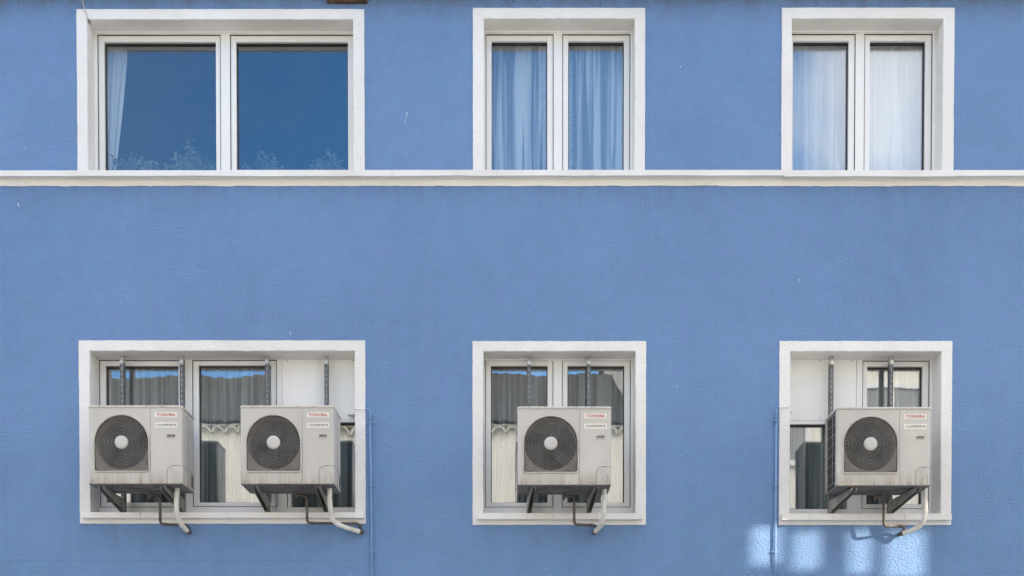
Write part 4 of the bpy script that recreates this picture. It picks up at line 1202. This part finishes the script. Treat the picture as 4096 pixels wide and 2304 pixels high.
# unseen wall added to shade the facade; its gaps shape the sun patches
yT = -10.86
def onto(px, py):
    p = at(px, py, 0.0); t = -yT / -TO.y
    t = (yT - 0.0) / TO.y
    return p + TO * t
tw = empty('sun_blocker', (18.0, yT, 0), 'added unseen concrete wall shading the facade, with gaps that shape the sun patches', 'wall')
tx0, tx1, tz1 = 9.5, 19.6, 16.5
hl = []
for (a, b, c, d) in ((3008, 3160, 2092, 2258), (3176, 3316, 2112, 2275), (3396, 3522, 2108, 2292), (3540, 3735, 2112, 2310)):
    p, q = onto(a, c), onto(b, d)
    hl.append((p.x, q.x, q.z, p.z))
xs2 = sorted({tx0, tx1, *[h[0] for h in hl], *[h[1] for h in hl]}); zs2 = sorted({0.0, tz1, *[h[2] for h in hl], *[h[3] for h in hl]})
tb = MB()
for i in range(len(xs2) - 1):
    for j_ in range(len(zs2) - 1):
        mx_, mz_ = (xs2[i] + xs2[i + 1]) / 2, (zs2[j_] + zs2[j_ + 1]) / 2
        if any(h[0] < mx_ < h[1] and h[2] < mz_ < h[3] for h in hl): continue
        tb.box(xs2[i] - 18.0, xs2[i + 1] - 18.0, -0.06, 0.0, zs2[j_], zs2[j_ + 1])
tb.build('wall', M['concrete'], tw)
for xx in (10.0, 19.0):
    q = MB(); q.box(xx - 18.2, xx - 17.8, -0.5, -0.061, 0, tz1 - 0.5); q.build('blocker_rib', M['concrete'], tw)

sun = bpy.data.lights.new('sun', 'SUN'); sun.energy = 3.3; sun.angle = R(0.3); sun.color = (1.0, 0.87, 0.70)
so = bpy.data.objects.new('sun', sun); C.objects.link(so); so.location = (10, -10, 20)
so.rotation_euler = TO.to_track_quat('Z', 'Y').to_euler()

world = bpy.data.worlds.new('World'); SC.world = world; world.use_nodes = True
nt = world.node_tree; nt.nodes.clear()
out = nd(nt, 'ShaderNodeOutputWorld'); bg = nd(nt, 'ShaderNodeBackground')
sky = nd(nt, 'ShaderNodeTexSky', sky_type='NISHITA'); sky.sun_disc = False; sky.sun_elevation = EL
sky.sun_rotation = math.atan2(TO.x, TO.y)
sky.altitude = 100; sky.air_density = 1.0; sky.dust_density = 0.15; sky.ozone_density = 3.0
tcw = nd(nt, 'ShaderNodeTexCoord')
gv = tcw.outputs['Generated']
nrmv = nd(nt, 'ShaderNodeVectorMath', operation='NORMALIZE'); lk(nt, gv, nrmv.inputs[0]); gv = nrmv.outputs[0]
cl = noise(nt, gv, 3.2, 8, 0.58, 0.3)
cl2 = noise(nt, gv, 9.0, 6, 0.6, 0.5)
cn = math_n(nt, 'ADD', math_n(nt, 'MULTIPLY', cl, 0.75), math_n(nt, 'MULTIPLY', cl2, 0.25))
def blob(d, r0, r1):
    dn = Vector(d).normalized()
    s = nd(nt, 'ShaderNodeVectorMath', operation='DISTANCE'); lk(nt, gv, s.inputs[0]); s.inputs[1].default_value = dn
    return ramp(nt, s.outputs['Value'], r0, r1, 1.0, 0.0)
clear = blob((-0.17, -1, 0.62), 0.24, 0.44)
bank = blob((0.42, -1, 0.66), 0.08, 0.34)
bias = math_n(nt, 'SUBTRACT', math_n(nt, 'MULTIPLY', bank, 0.07), math_n(nt, 'MULTIPLY', clear, 0.5))
cm_ = ramp(nt, math_n(nt, 'ADD', cn, bias), 0.42, 0.60, 0, 1)
sp_ = sep(nt, gv)
fade = ramp(nt, sp_[2], 0.0, 0.12, 0, 1)
cm_ = math_n(nt, 'MULTIPLY', cm_, fade)
thin = blob((0.42, -1, 0.64), 0.16, 0.50)
cm_ = math_n(nt, 'MULTIPLY', cm_, math_n(nt, 'SUBTRACT', 1.0, math_n(nt, 'MULTIPLY', thin, 0.48)))
hs = nd(nt, 'ShaderNodeHueSaturation'); hs.inputs['Saturation'].default_value = 1.2; lk(nt, sky.outputs[0], hs.inputs['Color'])
# unseen bright cloud added behind the blue building to light the facades opposite
fill_cloud = blob((0.0, 1.0, 0.75), 0.25, 0.75)
ccol = mixc(nt, fill_cloud, (9.4, 8.7, 7.9), (24.0, 21.5, 18.5))
cm_ = math_n(nt, 'MAXIMUM', cm_, math_n(nt, 'MULTIPLY', fill_cloud, ramp(nt, cl2, 0.25, 0.5, 0.6, 1.0)))
wisp = math_n(nt, 'MULTIPLY', ramp(nt, noise(nt, gv, 5.0, 4, 0.5), 0.4, 0.7, 0.0, 0.045), clear)
cm_ = math_n(nt, 'MAXIMUM', cm_, wisp)
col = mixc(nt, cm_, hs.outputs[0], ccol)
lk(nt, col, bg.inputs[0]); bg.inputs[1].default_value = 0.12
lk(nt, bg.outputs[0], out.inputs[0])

# ------------------------------------------------------------------ camera and render settings
cam = bpy.data.cameras.new('camera'); co_ = bpy.data.objects.new('camera', cam); C.objects.link(co_)
cam.sensor_fit = 'HORIZONTAL'; cam.sensor_width = 36; cam.lens = 36 * F / 4096
cam.shift_x = (2048 - PX) / 4096; cam.shift_y = (PY - 1152) / 4096
cam.clip_start = 0.05; cam.clip_end = 3000
co_.location = (0, -CAM_D, CAM_Z); co_.rotation_euler = (math.pi / 2 - TILT, 0, 0)
SC.camera = co_
SC.render.engine = 'CYCLES'
SC.cycles.use_denoising = True
SC.cycles.max_bounces = 10; SC.cycles.diffuse_bounces = 5; SC.cycles.glossy_bounces = 5; SC.cycles.transparent_max_bounces = 32
SC.cycles.caustics_reflective = False; SC.cycles.caustics_refractive = False
SC.cycles.sample_clamp_indirect = 6
SC.view_settings.view_transform = 'Standard'; SC.view_settings.look = 'None'
SC.view_settings.exposure = 1.65; SC.view_settings.gamma = 1.0
